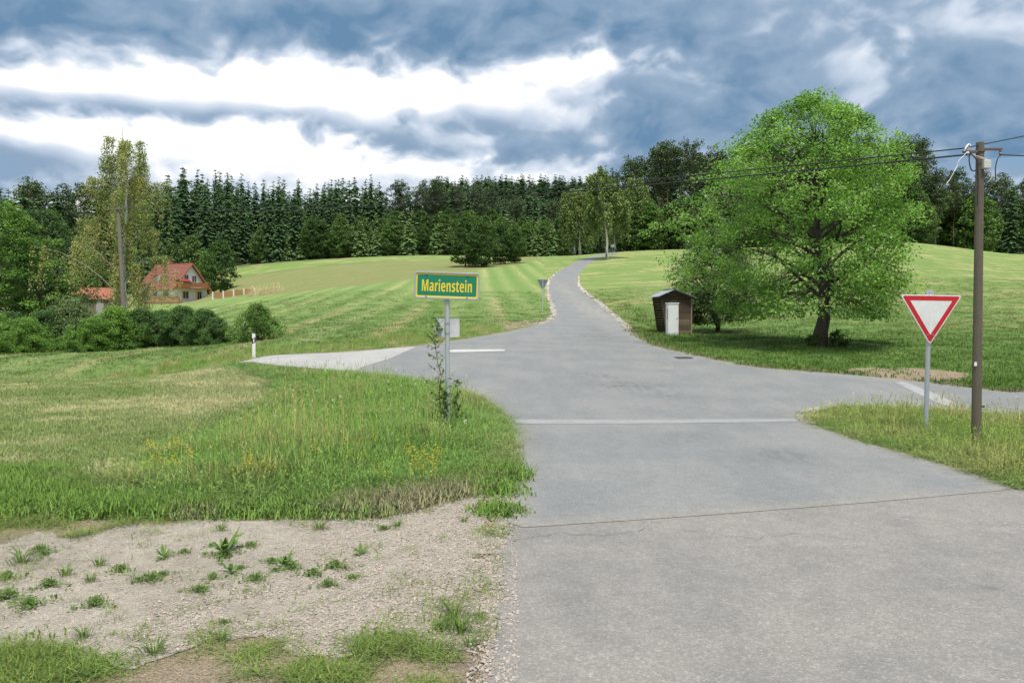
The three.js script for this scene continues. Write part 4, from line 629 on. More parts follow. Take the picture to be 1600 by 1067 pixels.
// walk over the ground in front, denser where it is near
for (let tries = 0; tries < 300000; tries++) {
  const far = gr(), d = 3.6 * Math.exp(Math.log(95 / 3.6) * far), u = -0.70 + 1.4 * gr(), x = u * d, z = -d;
  const zone = zoneAt(x, z); if (gr() > KEEP[zone]) continue; const road = roadAt(x, z); if (road > -0.02) continue;
  const n1 = fbm(x * 0.11, z * 0.11, 3), n2 = fbm(x * 0.5 + 30, z * 0.5, 2), n3 = noise2(x * 2.1, z * 2.1), jit = 0.8 + 0.4 * gr();
  const creep = Math.exp(-(((x + 0.28) / 0.28) ** 2 + ((z + 4.6) / 0.55) ** 2)) + 0.5 * Math.exp(-(((x + 0.35) / 0.3) ** 2 + ((z + 7.6) / 0.4) ** 2));
  if (d < 9.5 && gravelSdf(x, z) > -0.03) { if (gr() < creep * 0.11 + 0.012 + 0.05 * sstep(0.35, 0.0, gravelSdf(x, z)) && x < -0.1) sow(gTrod, x, z, 0.6, 0.14 + 0.3 * gr(), dryMix([0.16, 0.28, 0.05], gr() * .5).map((v) => v * jit), .5); continue; }
  if (zone === 'mown') { if (d > 40) continue; const c = groundColour(x, z).map((v) => v * 1.5 * jit), edge = d < 9 ? 1.6 : 1; sow(gLawn, x, z, (1 + d * 0.03) * edge, (1 + d * 0.012) * edge * (0.8 + .5 * gr()), c, 0.3); if (d < 9.5 && gr() < .6) sow(gTrod, x, z, 0.85, 0.42 + .3 * n2, mix3([0.12, 0.25, 0.04], c, .3).map((v) => v * jit)); }
  else if (zone === 'tall') { const e = sdf(TALL, x, z), h = clamp(0.28 + e * 0.42, 0.22, 0.85) * (0.9 + 0.5 * n1 + .7 * n2 + .35 * n3) * (d > 22 ? .85 : 1) * (0.75 + .5 * gr()), dry = sstep(0.12, 0.5, n2 + 0.3 * n3) * 0.75 + 0.25 * sstep(0.5, 0.9, gr()) + sstep(-0.7, -0.1, road) * 0.6 * sstep(-15, -9, z); if (road > -0.12 && gr() < .7) continue;
    sow(gTall, x, z, 1 + d * 0.012, Math.max(.25, h), dryMix(mix3([0.135, 0.31, 0.05], [0.22, 0.385, 0.10], gr() * .6 + .4 * (n1 + .5)), dry * (0.4 + .6 * gr())).map((v) => v * jit)); }
  else if (zone === 'island') { const h = clamp(0.3 - road * 0.4, 0.25, 0.8) * (0.8 + .5 * n2), dry = 0.22 + n2 * 0.9 + n3 * .2 + sstep(6.6, 8.0, x) * 0.25; sow(gIsland, x, z, 1, h, dryMix([0.21, 0.34, 0.075], dry * (.5 + .5 * gr())).map((v) => v * jit)); }
  else if (zone === 'trod') { const wide = clamp(0.2 + n2 * 1.8 + n3 * .7, 0, 1); if (gr() > wide) continue; sow(gTrod, x, z, 0.8, 0.12 + 0.30 * gr() * wide, dryMix([0.16, 0.28, 0.05], gr() * .4 - .05).map((v) => v * jit), .4); }
  else if (zone === 'field') { if (d < 45 && road > -3.2 + n2) { const dry = 0.25 + n2 * .9 + .3 * n3; sow(gVerge, x, z, 1.5, clamp(0.5 - road * 0.7, 0.6, 2.0) * (0.8 + .5 * n1), dryMix([0.20, 0.34, 0.07], dry * (.4 + .6 * gr())).map((v) => v * jit)); } else { const c = groundColour(x, z).map((v) => v * jit * 1.15); sow(gField, x, z, 0.8 + d * 0.006, 0.55 + .35 * gr(), c, .3); } }
  else { const c = mix3(groundColour(x, z), LUSH, .15).map((v) => v * jit * 1.15), v = road > -2.4 ? 1.5 : 1; if (sdf(DIRT_RIGHT, x, z) + fbm(x * .9, z * .9, 4) * 0.75 > -0.1 && gr() < .93) continue; sow(gMeadow, x, z, 0.8 + d * 0.006, (0.6 + .4 * gr()) * v * (1 + .3 * n2), c, .3); }
}
console.log('grass');
// flowers: yellow heads in loose patches, white umbels
const yellow = (() => { const r = rngOf(51), L = new Leaves(); for (let k = 0; k < 7; k++) { const x = (r() - .5) * .16, z = (r() - .5) * .16, h = .26 + .2 * r(); L.blade(x, z, r() * 6, h, .005, .15, [0.09, 0.15, 0.03]); for (let q = 0; q < 3; q++) { const hx = x + (r() - .5) * .07, hz = z + (r() - .5) * .07, hy = h - r() * .08; for (let i = 0; i < 5; i++) { const u = unit(r); L.leaf([hx, hy, hz], u, norm(cross(u, [0.3, 1, 0.2])), .012, .011, tint([0.72, 0.56, 0.03], r, .1, .03)); } } } return L.build(); })();
const umbel = (() => { const r = rngOf(52), L = new Leaves(); for (let k = 0; k < 2; k++) { const x = (r() - .5) * .1, z = (r() - .5) * .1, h = .38 + .15 * r(); L.blade(x, z, r() * 6, h, .006, .1, [0.12, 0.17, 0.05]); for (let i = 0; i < 14; i++) { const u = unit(r); L.leaf([x + (r() - .5) * .03, h + (r() - .5) * .03, z + (r() - .5) * .03], u, norm(cross(u, [0.3, 1, 0.2])), .012, .01, [0.62, 0.63, 0.5]); } } return L.build(); })();
const fYellow = bag('wildflower_patch', 'small yellow wildflowers scattered in the tall corner grass', [yellow]), fWhite = bag('wildflower_patch_001', 'small whitish flower heads among the roadside grass', [umbel]);
const patches = [[-3.65, -8.5, .4, 7], [-2.55, -8.2, .35, 9], [-0.95, -8.1, .4, 5], [-1.0, -8.9, .4, 5], [-3.4, -11.4, .6, 6], [-2.9, -13.5, .8, 5], [-1.4, -10.5, 1.2, 4], [-4.3, -9.6, .5, 6], [-1.9, -9.3, 1.0, 7], [0.1, -9.4, .5, 2]];
for (const [px, pz, q, n] of patches) for (let k = 0; k < n; k++) { const x = px + (gr() + gr() - 1) * q, z = pz + (gr() + gr() - 1) * q; if (roadAt(x, z) > -.2) continue; sow(fYellow, x, z, 0.75 + .2 * gr(), 0.6 + .4 * gr(), [1, 1, 1]); }
for (let k = 0; k < 150; k++) { const x = -5 + gr() * 5.3, z = -8.5 - gr() * 13; if (sdf(TALL, x, z) < .2 || fbm(x * .6, z * .6, 2) < .05) continue; sow(fWhite, x, z, 1, 0.8 + .4 * gr(), [1, 1, 1]); }
for (let k = 0; k < 26; k++) { const x = 5.6 + gr() * 4, z = -10.5 - gr() * 4.5; if (roadAt(x, z) < -.25) sow(fWhite, x, z, .9, 0.8 + .4 * gr(), [1, 1, 1]); }
// loose stones on the gravel
const pebble = (s) => { const g = new THREE.IcosahedronGeometry(1, 0), p = g.attributes.position, r = rngOf(s), seen = new Map(); for (let i = 0; i < p.count; i++) { const k = [p.getX(i), p.getY(i), p.getZ(i)].map((v) => v.toFixed(3)).join(); if (!seen.has(k)) seen.set(k, .7 + .5 * r()); const f = seen.get(k); p.setXYZ(i, p.getX(i) * f, p.getY(i) * f * .62, p.getZ(i) * f * .8); } g.computeVertexNormals(); g.setAttribute('color', new THREE.Float32BufferAttribute(new Float32Array(p.count * 3).fill(1), 3)); return g; };
const gravelBag = bag('gravel', 'loose pinkish and grey stones lying on the pull-in', [pebble(1), pebble(2), pebble(3)], new THREE.MeshStandardMaterial({ vertexColors: true, roughness: 0.95 }));
for (let k = 0; k < 60000; k++) {
  const d = 3.6 + 5 * gr() ** 1.2, u = -0.68 + 0.72 * gr(), x = u * d, z = -d, e = gravelSdf(x, z); if (e < 0 && !(Math.abs(x + .08) < .14 && d < 9)) continue; if (sdf(OLD_ASPHALT, x, z) > 0.12 || sdf(asphaltShape, x, z) > 0.1) continue;
  const dense = 0.10 + 0.9 * sstep(-2.4, -0.4, x + fbm(x * .9, z * .9, 2) * 1.2); if (gr() > dense) continue;
  const s = 0.003 + 0.0105 * gr() ** 4, tone = 0.82 + 0.42 * gr(), warm = gr(); const c = mix3([0.33, 0.305, 0.275], [0.365, 0.30, 0.245], warm).map((v) => v * tone);
  const b = gravelBag[Math.floor(gr() * 3)]; E4.set((gr() - .5), gr() * 6.28, (gr() - .5)); M4.compose(new THREE.Vector3(x, 0.006 + s * .2 + (e < 0 ? .004 : 0), z), Q4.setFromEuler(E4), new THREE.Vector3(s, s, s)); b.m.push(...M4.elements); b.c.push(...c);
}
for (const [name, { b, geos, mat, label }] of bags) {
  const holder = new THREE.Group(); holder.name = name; holder.userData = { kind: 'stuff', label, category: name.split('_0')[0].replace('_', ' ') };
  b.forEach((k, i) => { const n = k.m.length / 16; if (!n) return; const im = new THREE.InstancedMesh(geos[i], mat, n); im.instanceMatrix.array.set(k.m); im.instanceColor = new THREE.InstancedBufferAttribute(new Float32Array(k.c), 3); im.name = name.replace(/_\d+$/, '') + '_tuft'; im.userData = { kind: 'stuff' }; im.castShadow = im.receiveShadow = true; holder.add(im); });
  scene.add(holder);
}
console.log('sown', [...bags].map(([n, v]) => n + ' ' + v.b.reduce((s, k) => s + k.m.length / 16, 0)).join(', '));

// ---------------------------------------------------------------- materials of built things
const woodMap = grain(512, (x, y, o) => { const g = 0.55 + 0.3 * fineA(x / 2, y / 36) + 0.15 * fineB(x / 7, y / 60) + 0.12 * fineC(x / 30, y / 40), k = fineA(x / 3 + 70, y / 90) > 0.86 ? 0.6 : 1; o[0] = g * k; o[1] = g * k * 0.99; o[2] = g * k * 0.97; });
const dustMap = grain(512, (x, y, o) => { const g = 0.82 + 0.1 * fineB(x / 8, y / 8) + 0.08 * fineC(x / 32, y / 32); o[0] = g; o[1] = g; o[2] = g * 0.99; });
const zinc = new THREE.MeshStandardMaterial({ color: lin(0.47, 0.5, 0.54), roughness: 0.5, metalness: 0.35, map: at(dustMap, 2, 2) });
const zincDark = new THREE.MeshStandardMaterial({ color: lin(0.16, 0.175, 0.21), roughness: 0.6, metalness: 0.2, map: at(dustMap, 2, 2) });
const signWhite = std([0.72, 0.73, 0.74], 0.45, { map: at(dustMap, 1, 1) }), signRed = std([0.52, 0.012, 0.022], 0.4, { map: at(dustMap, 1, 1) }), signGreen = std([0.004, 0.20, 0.115], 0.4, { map: at(dustMap, 1, 1) }), signYellow = std([0.72, 0.56, 0.02], 0.45);
const steel = std([0.38, 0.39, 0.41], 0.45, { metalness: 0.5 }), black = std([0.012, 0.012, 0.014], 0.6);
function roundRect(w, h, r) { const s = new THREE.Shape(), x = -w / 2, y = -h / 2; s.moveTo(x + r, y); s.lineTo(x + w - r, y); s.absarc(x + w - r, y + r, r, -Math.PI / 2, 0); s.lineTo(x + w, y + h - r); s.absarc(x + w - r, y + h - r, r, 0, Math.PI / 2); s.lineTo(x + r, y + h); s.absarc(x + r, y + h - r, r, Math.PI / 2, Math.PI); s.lineTo(x, y + r); s.absarc(x + r, y + r, r, Math.PI, Math.PI * 1.5); return s; }
const slab = (shape, t, bevel = 0.002) => new THREE.ExtrudeGeometry(shape, { depth: t, bevelEnabled: bevel > 0, bevelSize: bevel, bevelThickness: bevel, bevelSegments: 2, curveSegments: 8 });
const ring = (outer, inner) => { const s = outer; s.holes.push(new THREE.Path(inner.getPoints(8))); return s; };
function roundTri(w, h, r) { // point down, top edge at y = 0
  const P = [[-w / 2, 0], [w / 2, 0], [0, -h]], s = new THREE.Shape();
  for (let i = 0; i < 3; i++) { const a = P[(i + 2) % 3], b = P[i], c = P[(i + 1) % 3], u = norm([a[0] - b[0], a[1] - b[1], 0]), v = norm([c[0] - b[0], c[1] - b[1], 0]), p = [b[0] + u[0] * r, b[1] + u[1] * r], q = [b[0] + v[0] * r, b[1] + v[1] * r]; if (i) s.lineTo(...p); else s.moveTo(...p); s.quadraticCurveTo(b[0], b[1], ...q); }
  s.closePath(); return s;
}
const bolt = (x, y, z) => new THREE.CylinderGeometry(0.009, 0.009, 0.008, 8).rotateX(Math.PI / 2).translate(x, y, z);

// ---------------------------------------------------------------- town sign
const font = await new FontLoader().loadAsync('fonts/droid/droid_sans_bold.typeface.json');
{
  const t = thing('town_sign', 'green and yellow town sign reading Marienstein on a grey post', 'sign', [-0.98, 0, -12.05]);
  part(t, 'post', cyl(0.034, 0.034, 2.42, 0, -0.15, 0, 18), zinc);
  const face = new THREE.Group(); face.name = 'sign_plate'; face.position.set(0.0, 2.265, 0.04); face.rotation.z = -0.036; t.add(face);
  part(face, 'backing', slab(roundRect(0.985, 0.405, 0.05), 0.012), zinc);
  part(face, 'rim', slab(ring(roundRect(0.985, 0.405, 0.05), roundRect(0.942, 0.362, 0.034)), 0.010, 0.003).translate(0, 0, 0.014), std([0.36, 0.38, 0.41], 0.45, { metalness: 0.3 }));
  part(face, 'yellow_border', slab(ring(roundRect(0.936, 0.356, 0.032), roundRect(0.892, 0.312, 0.018)), 0.002, 0).translate(0, 0, 0.0145), signYellow);
  part(face, 'green_field', slab(roundRect(0.93, 0.35, 0.03), 0.001, 0).translate(0, 0, 0.0135), signGreen);
  const txt = new TextGeometry('Marienstein', { font, size: 0.165, depth: 0.0015, curveSegments: 6 }); txt.computeBoundingBox(); const b = txt.boundingBox, s = 0.755 / (b.max.x - b.min.x);
  txt.translate(-(b.max.x + b.min.x) / 2, -0.165 / 2, 0); txt.scale(s, 1.06, 1); txt.translate(0, -0.004, 0.0155);
  part(face, 'lettering', txt, signYellow);
  for (const x of [-0.31, 0.31]) for (const y of [-0.172, 0.172]) part(face, 'clamp', [box(0.022, 0.03, 0.006, x, y, 0.027), bolt(x, y + 0.004, 0.033)], steel);
  part(t, 'bracket', [rbox(0.5, 0.035, 0.02, 0, 2.36, 0.028), rbox(0.5, 0.035, 0.02, 0, 2.17, 0.028), cyl(0.041, 0.041, 0.04, 0, 2.34, 0), cyl(0.041, 0.041, 0.04, 0, 2.15, 0)], zinc);
  part(t, 'post_cap', new THREE.SphereGeometry(0.034, 12, 6, 0, 6.3, 0, 1.6).translate(0, 2.27, 0), zinc);
  const rear = part(t, 'rear_plate', slab(roundRect(0.37, 0.285, 0.02), 0.004, 0.001).translate(-0.005, 1.63, -0.048), std([0.56, 0.58, 0.6], 0.55, { map: at(dustMap, 3, 3) }), 'blank pale grey back of a small plate');
  part(rear, 'clamp', [cyl(0.040, 0.040, 0.03, 0, 1.69, 0), cyl(0.040, 0.040, 0.03, 0, 1.54, 0)], steel);
}
// ---------------------------------------------------------------- give way sign and the back of another
function giveWay(name, label, pos, turn, w, h, topY, faceOn, lean) {
  const t = thing(name, label, 'sign', pos, turn); t.rotation.z = lean;
  part(t, 'post', cyl(0.034, 0.034, topY + 0.21, 0, -0.15, 0, 18), zinc);
  part(t, 'post_cap', cyl(0.037, 0.034, 0.03, 0, topY + 0.05, 0, 14), zinc);
  const f = new THREE.Group(); f.name = 'sign_plate'; f.position.set(0, topY, 0.042); t.add(f);
  part(f, 'backing', slab(roundTri(w, h, 0.05), 0.008), faceOn ? signWhite : zincDark);
  const inset = (k, r) => { const m = k, sc = 1 - k; const g = roundTri(w * sc, h * sc, r); return [g, m * h * 0.36]; };
  if (faceOn) {
    const [red, dy1] = inset(0.055, 0.04), [hole, dy2] = inset(0.31, 0.012);
    const pts = hole.getPoints(6).map((p) => new THREE.Vector2(p.x, p.y - dy2 + dy1)); red.holes.push(new THREE.Path(pts));
    part(f, 'red_border', slab(red, 0.0015, 0).translate(0, -dy1, 0.0102), signRed);
    part(f, 'bolt', bolt(-0.035, -0.012, 0.013), steel); part(f, 'bolt', bolt(0.04, -0.014, 0.013), steel); part(f, 'bolt', bolt(-0.04, -h * 0.80, 0.013), steel); part(f, 'bolt', bolt(0.04, -h * 0.80, 0.013), steel);
  } else part(f, 'stiffener', [box(w * 0.6, 0.04, 0.014, 0, -h * 0.14, -0.01), box(w * 0.25, 0.04, 0.014, 0, -h * 0.6, -0.01)], zincDark);
  part(t, 'bracket', [cyl(0.041, 0.041, 0.03, 0, topY - 0.08, 0), box(0.11, 0.03, 0.03, 0, topY - 0.065, 0.02), cyl(0.041, 0.041, 0.03, 0, topY - h * 0.68, 0), rbox(0.12, 0.06, 0.04, 0, topY + 0.03, 0.0)], zinc);
  return t;
}
giveWay('give_way_sign', 'red and white triangular give way sign on a grey post', [6.36, 0, -12.19], 0, 0.935, 0.755, 2.13, true, -0.017);
giveWay('give_way_sign', 'dark grey back of a triangular sign beside the climbing lane', G(2.34, -60.6), Math.PI + 0.15, 0.9, 0.80, 2.45, false, 0);
{ // small white sign by the lane crest
  const p = spot(0.126, 172), t = thing('small_sign', 'small white plate on a thin post at the lane crest', 'sign', p);
  part(t, 'post', cyl(0.04, 0.04, 2.6, 0, -0.2, 0, 8), zinc); part(t, 'sign_plate', slab(roundRect(0.8, 0.62, 0.05), 0.01).translate(0, 2.55, 0.05), signWhite);
}
{ // roadside marker post
  const t = thing('marker_post', 'white roadside marker post with black slanted band by the left lane', 'marker post', G(-9.9, -30.5, -0.02), 0.15);
  const s = new THREE.Shape(); s.moveTo(-0.06, -0.05); s.lineTo(0.06, -0.05); s.lineTo(0.035, 0.05); s.lineTo(-0.035, 0.05); s.closePath();
  const cut = (y0, y1, slant) => { const g = new THREE.ExtrudeGeometry(s, { depth: y1 - y0, bevelEnabled: false }).rotateX(-Math.PI / 2).translate(0, y0, 0), p = g.attributes.position; for (let i = 0; i < p.count; i++) if (p.getY(i) > (y0 + y1) / 2) p.setY(i, p.getY(i) + slant[1] * p.getX(i)); else p.setY(i, p.getY(i) + slant[0] * p.getX(i)); g.computeVertexNormals(); return g; };
  part(t, 'lower_body', cut(-0.1, 0.60, [0, 0.4]), signWhite); part(t, 'black_band', cut(0.601, 0.80, [0.4, 0.4]), black); part(t, 'upper_body', cut(0.801, 0.96, [0.4, -0.35]), signWhite);
  part(t, 'reflector', rbox(0.04, 0.13, 0.01, 0.0, 0.70, 0.056, 0.004), std([0.75, 0.75, 0.72], 0.15));
}
// ---------------------------------------------------------------- small open shed and the white cabinet in front of it
{
  const gy = groundY(7.97, -38.2), t = thing('wooden_shed', 'small open-fronted brown board shed with grey sheet roof', 'shed', [7.97, gy, -38.1], 0.12);
  const dark = [std([0.085, 0.053, 0.036], 0.85, { map: woodMap }), std([0.105, 0.068, 0.046], 0.85, { map: woodMap }), std([0.07, 0.045, 0.033], 0.85, { map: woodMap })], worn = [std([0.175, 0.14, 0.095], 0.9, { map: woodMap }), std([0.145, 0.112, 0.078], 0.9, { map: woodMap })];
  const left = (y) => lerp(-0.61, -0.89, y / 1.82), ridge = [-0.24, 2.10], roofY = (x) => (x < ridge[0] ? lerp(1.80, 2.08, (x + 0.89) / (ridge[0] + 0.89)) : lerp(2.08, 1.72, (x - ridge[0]) / (0.61 - ridge[0])));
  const wall = new THREE.Group(), wall2 = new THREE.Group(), back = new THREE.Group(); wall.name = 'end_wall'; wall2.name = 'end_wall'; back.name = 'back_wall'; wall2.position.z = -1.45; t.add(wall, wall2, back);
  const bh = 0.132;
  for (let k = 0; k < 16; k++) {
    const y0 = 0.05 + k * bh, y1 = y0 + bh - 0.006; if (y0 > 2.02) break;
    // clip the board to the slanted front edge and the roof
    const xs = []; for (let i = 0; i <= 40; i++) { const x = -0.89 + 1.5 * i / 40; if (x >= left(y0) && roofY(x) > y0 + 0.01) xs.push(x); }
    if (xs.length < 3) continue;
    const s = new THREE.Shape(); s.moveTo(xs[0], y0); s.lineTo(xs.at(-1), y0); for (const x of [...xs].reverse()) s.lineTo(Math.max(x, left(Math.min(y1, 1.82))), Math.min(y1, roofY(x))); s.closePath();
    const g = new THREE.ExtrudeGeometry(s, { depth: 0.02, bevelEnabled: false }), p = g.attributes.position, uv = new Float32Array(p.count * 2), off = rnd(); for (let i = 0; i < p.count; i++) { uv[i * 2] = p.getY(i) * 2.2 + off; uv[i * 2 + 1] = p.getX(i) * 0.8 + off * 3; } g.setAttribute('uv', new THREE.BufferAttribute(uv, 2));
    const m = k < 6 && rnd() < 0.75 - k * 0.08 ? worn[k % 2] : dark[Math.floor(rnd() * 3)];
    part(wall, 'board', g.clone().translate(0, 0, -0.01 + (rnd() - .5) * 0.006), m); part(wall2, 'board', g, dark[k % 3]);
    if (y0 < 1.66) part(back, 'board', box(0.02, bh - 0.006, 1.43, 0.60, y0 + bh / 2, -0.735), dark[(k + 1) % 3]);
  }
  part(t, 'corner_post', rbox(0.06, 1.74, 0.06, 0.645, 0.86, 0.0), std([0.30, 0.25, 0.175], 0.85, { map: woodMap }), 'pale corner post');
  part(t, 'corner_post', rbox(0.06, 1.74, 0.06, 0.645, 0.86, -1.45), dark[0]);
  for (const z of [-0.05, -1.40]) part(t, 'front_post', box(0.06, 1.86, 0.06).rotateZ(0.152).translate(-0.70, 0.90, z), dark[1]);
  part(t, 'front_beam', box(0.06, 0.08, 1.4, -0.8, 1.74, -0.72), dark[0]);
  part(t, 'floor', box(1.2, 0.05, 1.42, 0, 0.03, -0.73), std([0.12, 0.085, 0.06], 0.9, { map: woodMap }));
  part(t, 'bench', [box(0.35, 0.04, 1.4, 0.38, 0.5, -0.73), box(0.05, 0.46, 0.05, 0.25, 0.26, -0.2), box(0.05, 0.46, 0.05, 0.25, 0.26, -1.25)], dark[2]);
  const roofM = std([0.36, 0.39, 0.44], 0.45, { metalness: 0.3, map: at(dustMap, 2, 2) }), roof = new THREE.Group(); roof.name = 'roof'; t.add(roof);
  const sheetOf = (x0, y0, x1, y1) => { const l = Math.hypot(x1 - x0, y1 - y0), a = Math.atan2(y1 - y0, x1 - x0); return box(l, 0.022, 1.82).rotateZ(a).translate((x0 + x1) / 2, (y0 + y1) / 2 + 0.03, -0.68); };
  part(roof, 'roof_sheet', sheetOf(-1.05, 1.76, -0.236, 2.115), roofM); part(roof, 'roof_sheet', sheetOf(-0.244, 2.117, 0.84, 1.70), roofM); part(roof, 'ridge_cap', box(0.14, 0.014, 1.84, -0.24, 2.165, -0.68), roofM);
  const b = thing('utility_cabinet', 'tall narrow white cabinet standing in front of the brown shed', 'cabinet', G(7.46, -37.05, -0.02), 0.12);
  const w = std([0.74, 0.76, 0.80], 0.5, { map: at(dustMap, 1, 1) });
  part(b, 'body', rbox(0.50, 1.46, 0.36, 0, 0.75, 0, 0.012), w); part(b, 'lid', rbox(0.55, 0.05, 0.41, 0, 1.505, 0, 0.01), w); part(b, 'base', box(0.52, 0.16, 0.37, 0, 0.0, 0), std([0.42, 0.41, 0.39], 0.9)); 
  const door = part(b, 'door', rbox(0.44, 1.30, 0.012, 0.0, 0.78, 0.184, 0.004), w); part(door, 'lock', rbox(0.03, 0.1, 0.015, 0.17, 0.8, 0.195, 0.004), zincDark); part(b, 'sticker', box(0.004, 0.5, 0.09, -0.253, 1.02, 0.08), std([0.22, 0.12, 0.12], 0.6), 'dark reddish strip on the side');
}
// ---------------------------------------------------------------- wooden pole with its fittings, wires
const poleWood = std([0.145, 0.125, 0.095], 0.95, { map: at(woodMap, 2, 3), bumpMap: at(woodMap, 2, 3), bumpScale: 0.006 });
const pX = 6.43, pZ = -10.98;
{
  const t = thing('wooden_pole', 'weathered wooden utility pole beside the give way sign', 'pole', [pX, 0, pZ], 0);
  part(t, 'shaft', new THREE.CylinderGeometry(0.051, 0.064, 4.4, 20, 12).translate(0, 1.98, 0), poleWood);
  const arm = part(t, 'arm', [rbox(0.26, 0.035, 0.03, 0.16, 4.085, 0.02), rbox(0.22, 0.035, 0.03, -0.14, 4.05, 0.02), cyl(0.064, 0.064, 0.03, 0, 4.05, 0, 18)], std([0.13, 0.10, 0.085], 0.8, { metalness: 0.3 }), 'rusty iron arm');
  part(arm, 'insulator', [cyl(0.014, 0.022, 0.05, 0.27, 4.03, 0.02), new THREE.SphereGeometry(0.022, 10, 8).translate(0.27, 4.02, 0.02)], std([0.16, 0.14, 0.13], 0.3));
  part(arm, 'insulator', [cyl(0.022, 0.030, 0.06, -0.19, 4.06, 0.03), cyl(0.03, 0.02, 0.03, -0.19, 4.02, 0.03), new THREE.SphereGeometry(0.024, 10, 8).translate(-0.17, 4.0, 0.03)], std([0.42, 0.41, 0.40], 0.3));
  part(t, 'junction_box', rbox(0.10, 0.115, 0.07, 0.045, 3.865, 0.075, 0.01), std([0.52, 0.53, 0.50], 0.6, { map: at(dustMap, 1, 1) }), 'small grey-white box');
  part(t, 'rod', cyl(0.004, 0.003, 0.2, 0.05, 4.16, 0.0, 6), steel);
  part(t, 'cable_loop', [tube([[-0.17, 4.02, 0.05], [-0.185, 3.9, 0.07], [-0.15, 3.78, 0.08], [-0.10, 3.79, 0.085], [-0.085, 3.9, 0.085], [-0.13, 3.99, 0.06], [-0.17, 4.03, 0.05]], 0.009, 40), tube([[-0.085, 3.86, 0.085], [-0.07, 3.7, 0.08], [-0.068, 3.4, 0.075], [-0.07, 3.3, 0.07]], 0.008, 20)], black);
  part(t, 'cable_loop', tube([[0.27, 4.0, 0.02], [0.22, 3.95, 0.04], [0.185, 3.82, 0.05], [0.18, 3.66, 0.055], [0.09, 3.52, 0.07], [0.066, 3.45, 0.06]], 0.007, 30), black);
  const wrap = [tube([[-0.14, 4.0, 0.05], [-0.02, 3.96, 0.075], [0.06, 3.93, 0.062]], 0.006, 12), tube([[-0.1, 3.965, 0.05], [0, 3.945, 0.078], [0.07, 3.95, 0.05]], 0.005, 12), tube([[0.03, 3.80, 0.075], [0.12, 3.74, 0.08], [0.1, 3.66, 0.085], [0.08, 3.63, 0.075]], 0.005, 14)];
  part(t, 'tie_wire', wrap, std([0.5, 0.48, 0.40], 0.6));
  part(t, 'number_plate', box(0.035, 0.055, 0.004, -0.052, 1.14, 0.052).rotateY(0), signWhite);
  part(t, 'step_bolt', new THREE.CylinderGeometry(0.012, 0.012, 0.05, 8).rotateZ(Math.PI / 2).translate(0.085, 0.55, 0), black);
  const rb = thing('white_ribbon', 'loose white ribbon blowing from the wires at the wooden pole', 'ribbon', [pX, 0, pZ]);
  part(rb, 'strand', tube([[-0.19, 4.06, 0.04], [-0.23, 4.01, 0.05], [-0.32, 3.92, 0.06], [-0.345, 3.85, 0.06], [-0.38, 3.79, 0.07], [-0.45, 3.66, 0.07], [-0.50, 3.60, 0.08]], 0.004, 40, 4), std([0.75, 0.76, 0.78], 0.6));
  part(rb, 'knot', [tube([[-0.16, 4.12, 0.05], [-0.19, 4.14, 0.06], [-0.235, 4.08, 0.06], [-0.24, 4.05, 0.05]], 0.012, 16, 5)], std([0.75, 0.76, 0.78], 0.6));
}
const farPole = G(-23.75, -48);
{
  const t = thing('concrete_pole', 'pale grey utility pole standing in front of the weeping birch', 'pole', [farPole[0] + 0.42, farPole[1], -48], 0); t.rotation.z = 0.045;
  part(t, 'shaft', new THREE.CylinderGeometry(0.095, 0.145, 8.5, 18, 8).translate(0, 3.95, 0), std([0.22, 0.2, 0.175], 0.95, { map: at(woodMap, 2, 4), bumpMap: at(woodMap, 2, 4), bumpScale: 0.01 }));
  part(t, 'crossarm', [rbox(1.1, 0.09, 0.07, -0.02, 8.1, 0.14), box(0.06, 0.3, 0.05, 0.36, 7.95, 0.12)], std([0.14, 0.12, 0.10], 0.8)); for (const x of [-0.5, 0.3, 0.48]) part(t, 'insulator', cyl(0.03, 0.045, 0.12, x, 8.14, 0.14, 10), std([0.25, 0.22, 0.2], 0.4));
}
function wire(name, label, a, b, sag, r) {
  const pts = []; for (let k = 0; k <= 24; k++) { const t = (k / 24) ** 1.25; pts.push([lerp(a[0], b[0], t), lerp(a[1], b[1], t) - sag * 4 * t * (1 - t), lerp(a[2], b[2], t)]); }
  top(new THREE.Mesh(tube(pts, r, 120, 6), black), name, label, 'wire');
}
wire('overhead_wire', 'upper black wire spanning from the wooden pole to the far pole', [pX - 0.19, 4.10, pZ + 0.03], [farPole[0] + 0.3, 8.72, -47.85], 0.44, 0.009);
wire('overhead_wire', 'lower thicker black wire spanning from the wooden pole to the far pole', [pX - 0.17, 4.01, pZ + 0.03], [farPole[0] - 0.4, 8.70, -47.85], 0.50, 0.0115);
wire('overhead_wire', 'black wire rising from the wooden pole past the right picture edge', [pX - 0.19, 4.105, pZ + 0.035], [34, 12.2, -12.5], 0.6, 0.008);
wire('overhead_wire', 'lower black wire leaving the arm of the pole to the right', [pX + 0.27, 4.01, pZ + 0.02], [34, 5.4, -8], 0.9, 0.008);
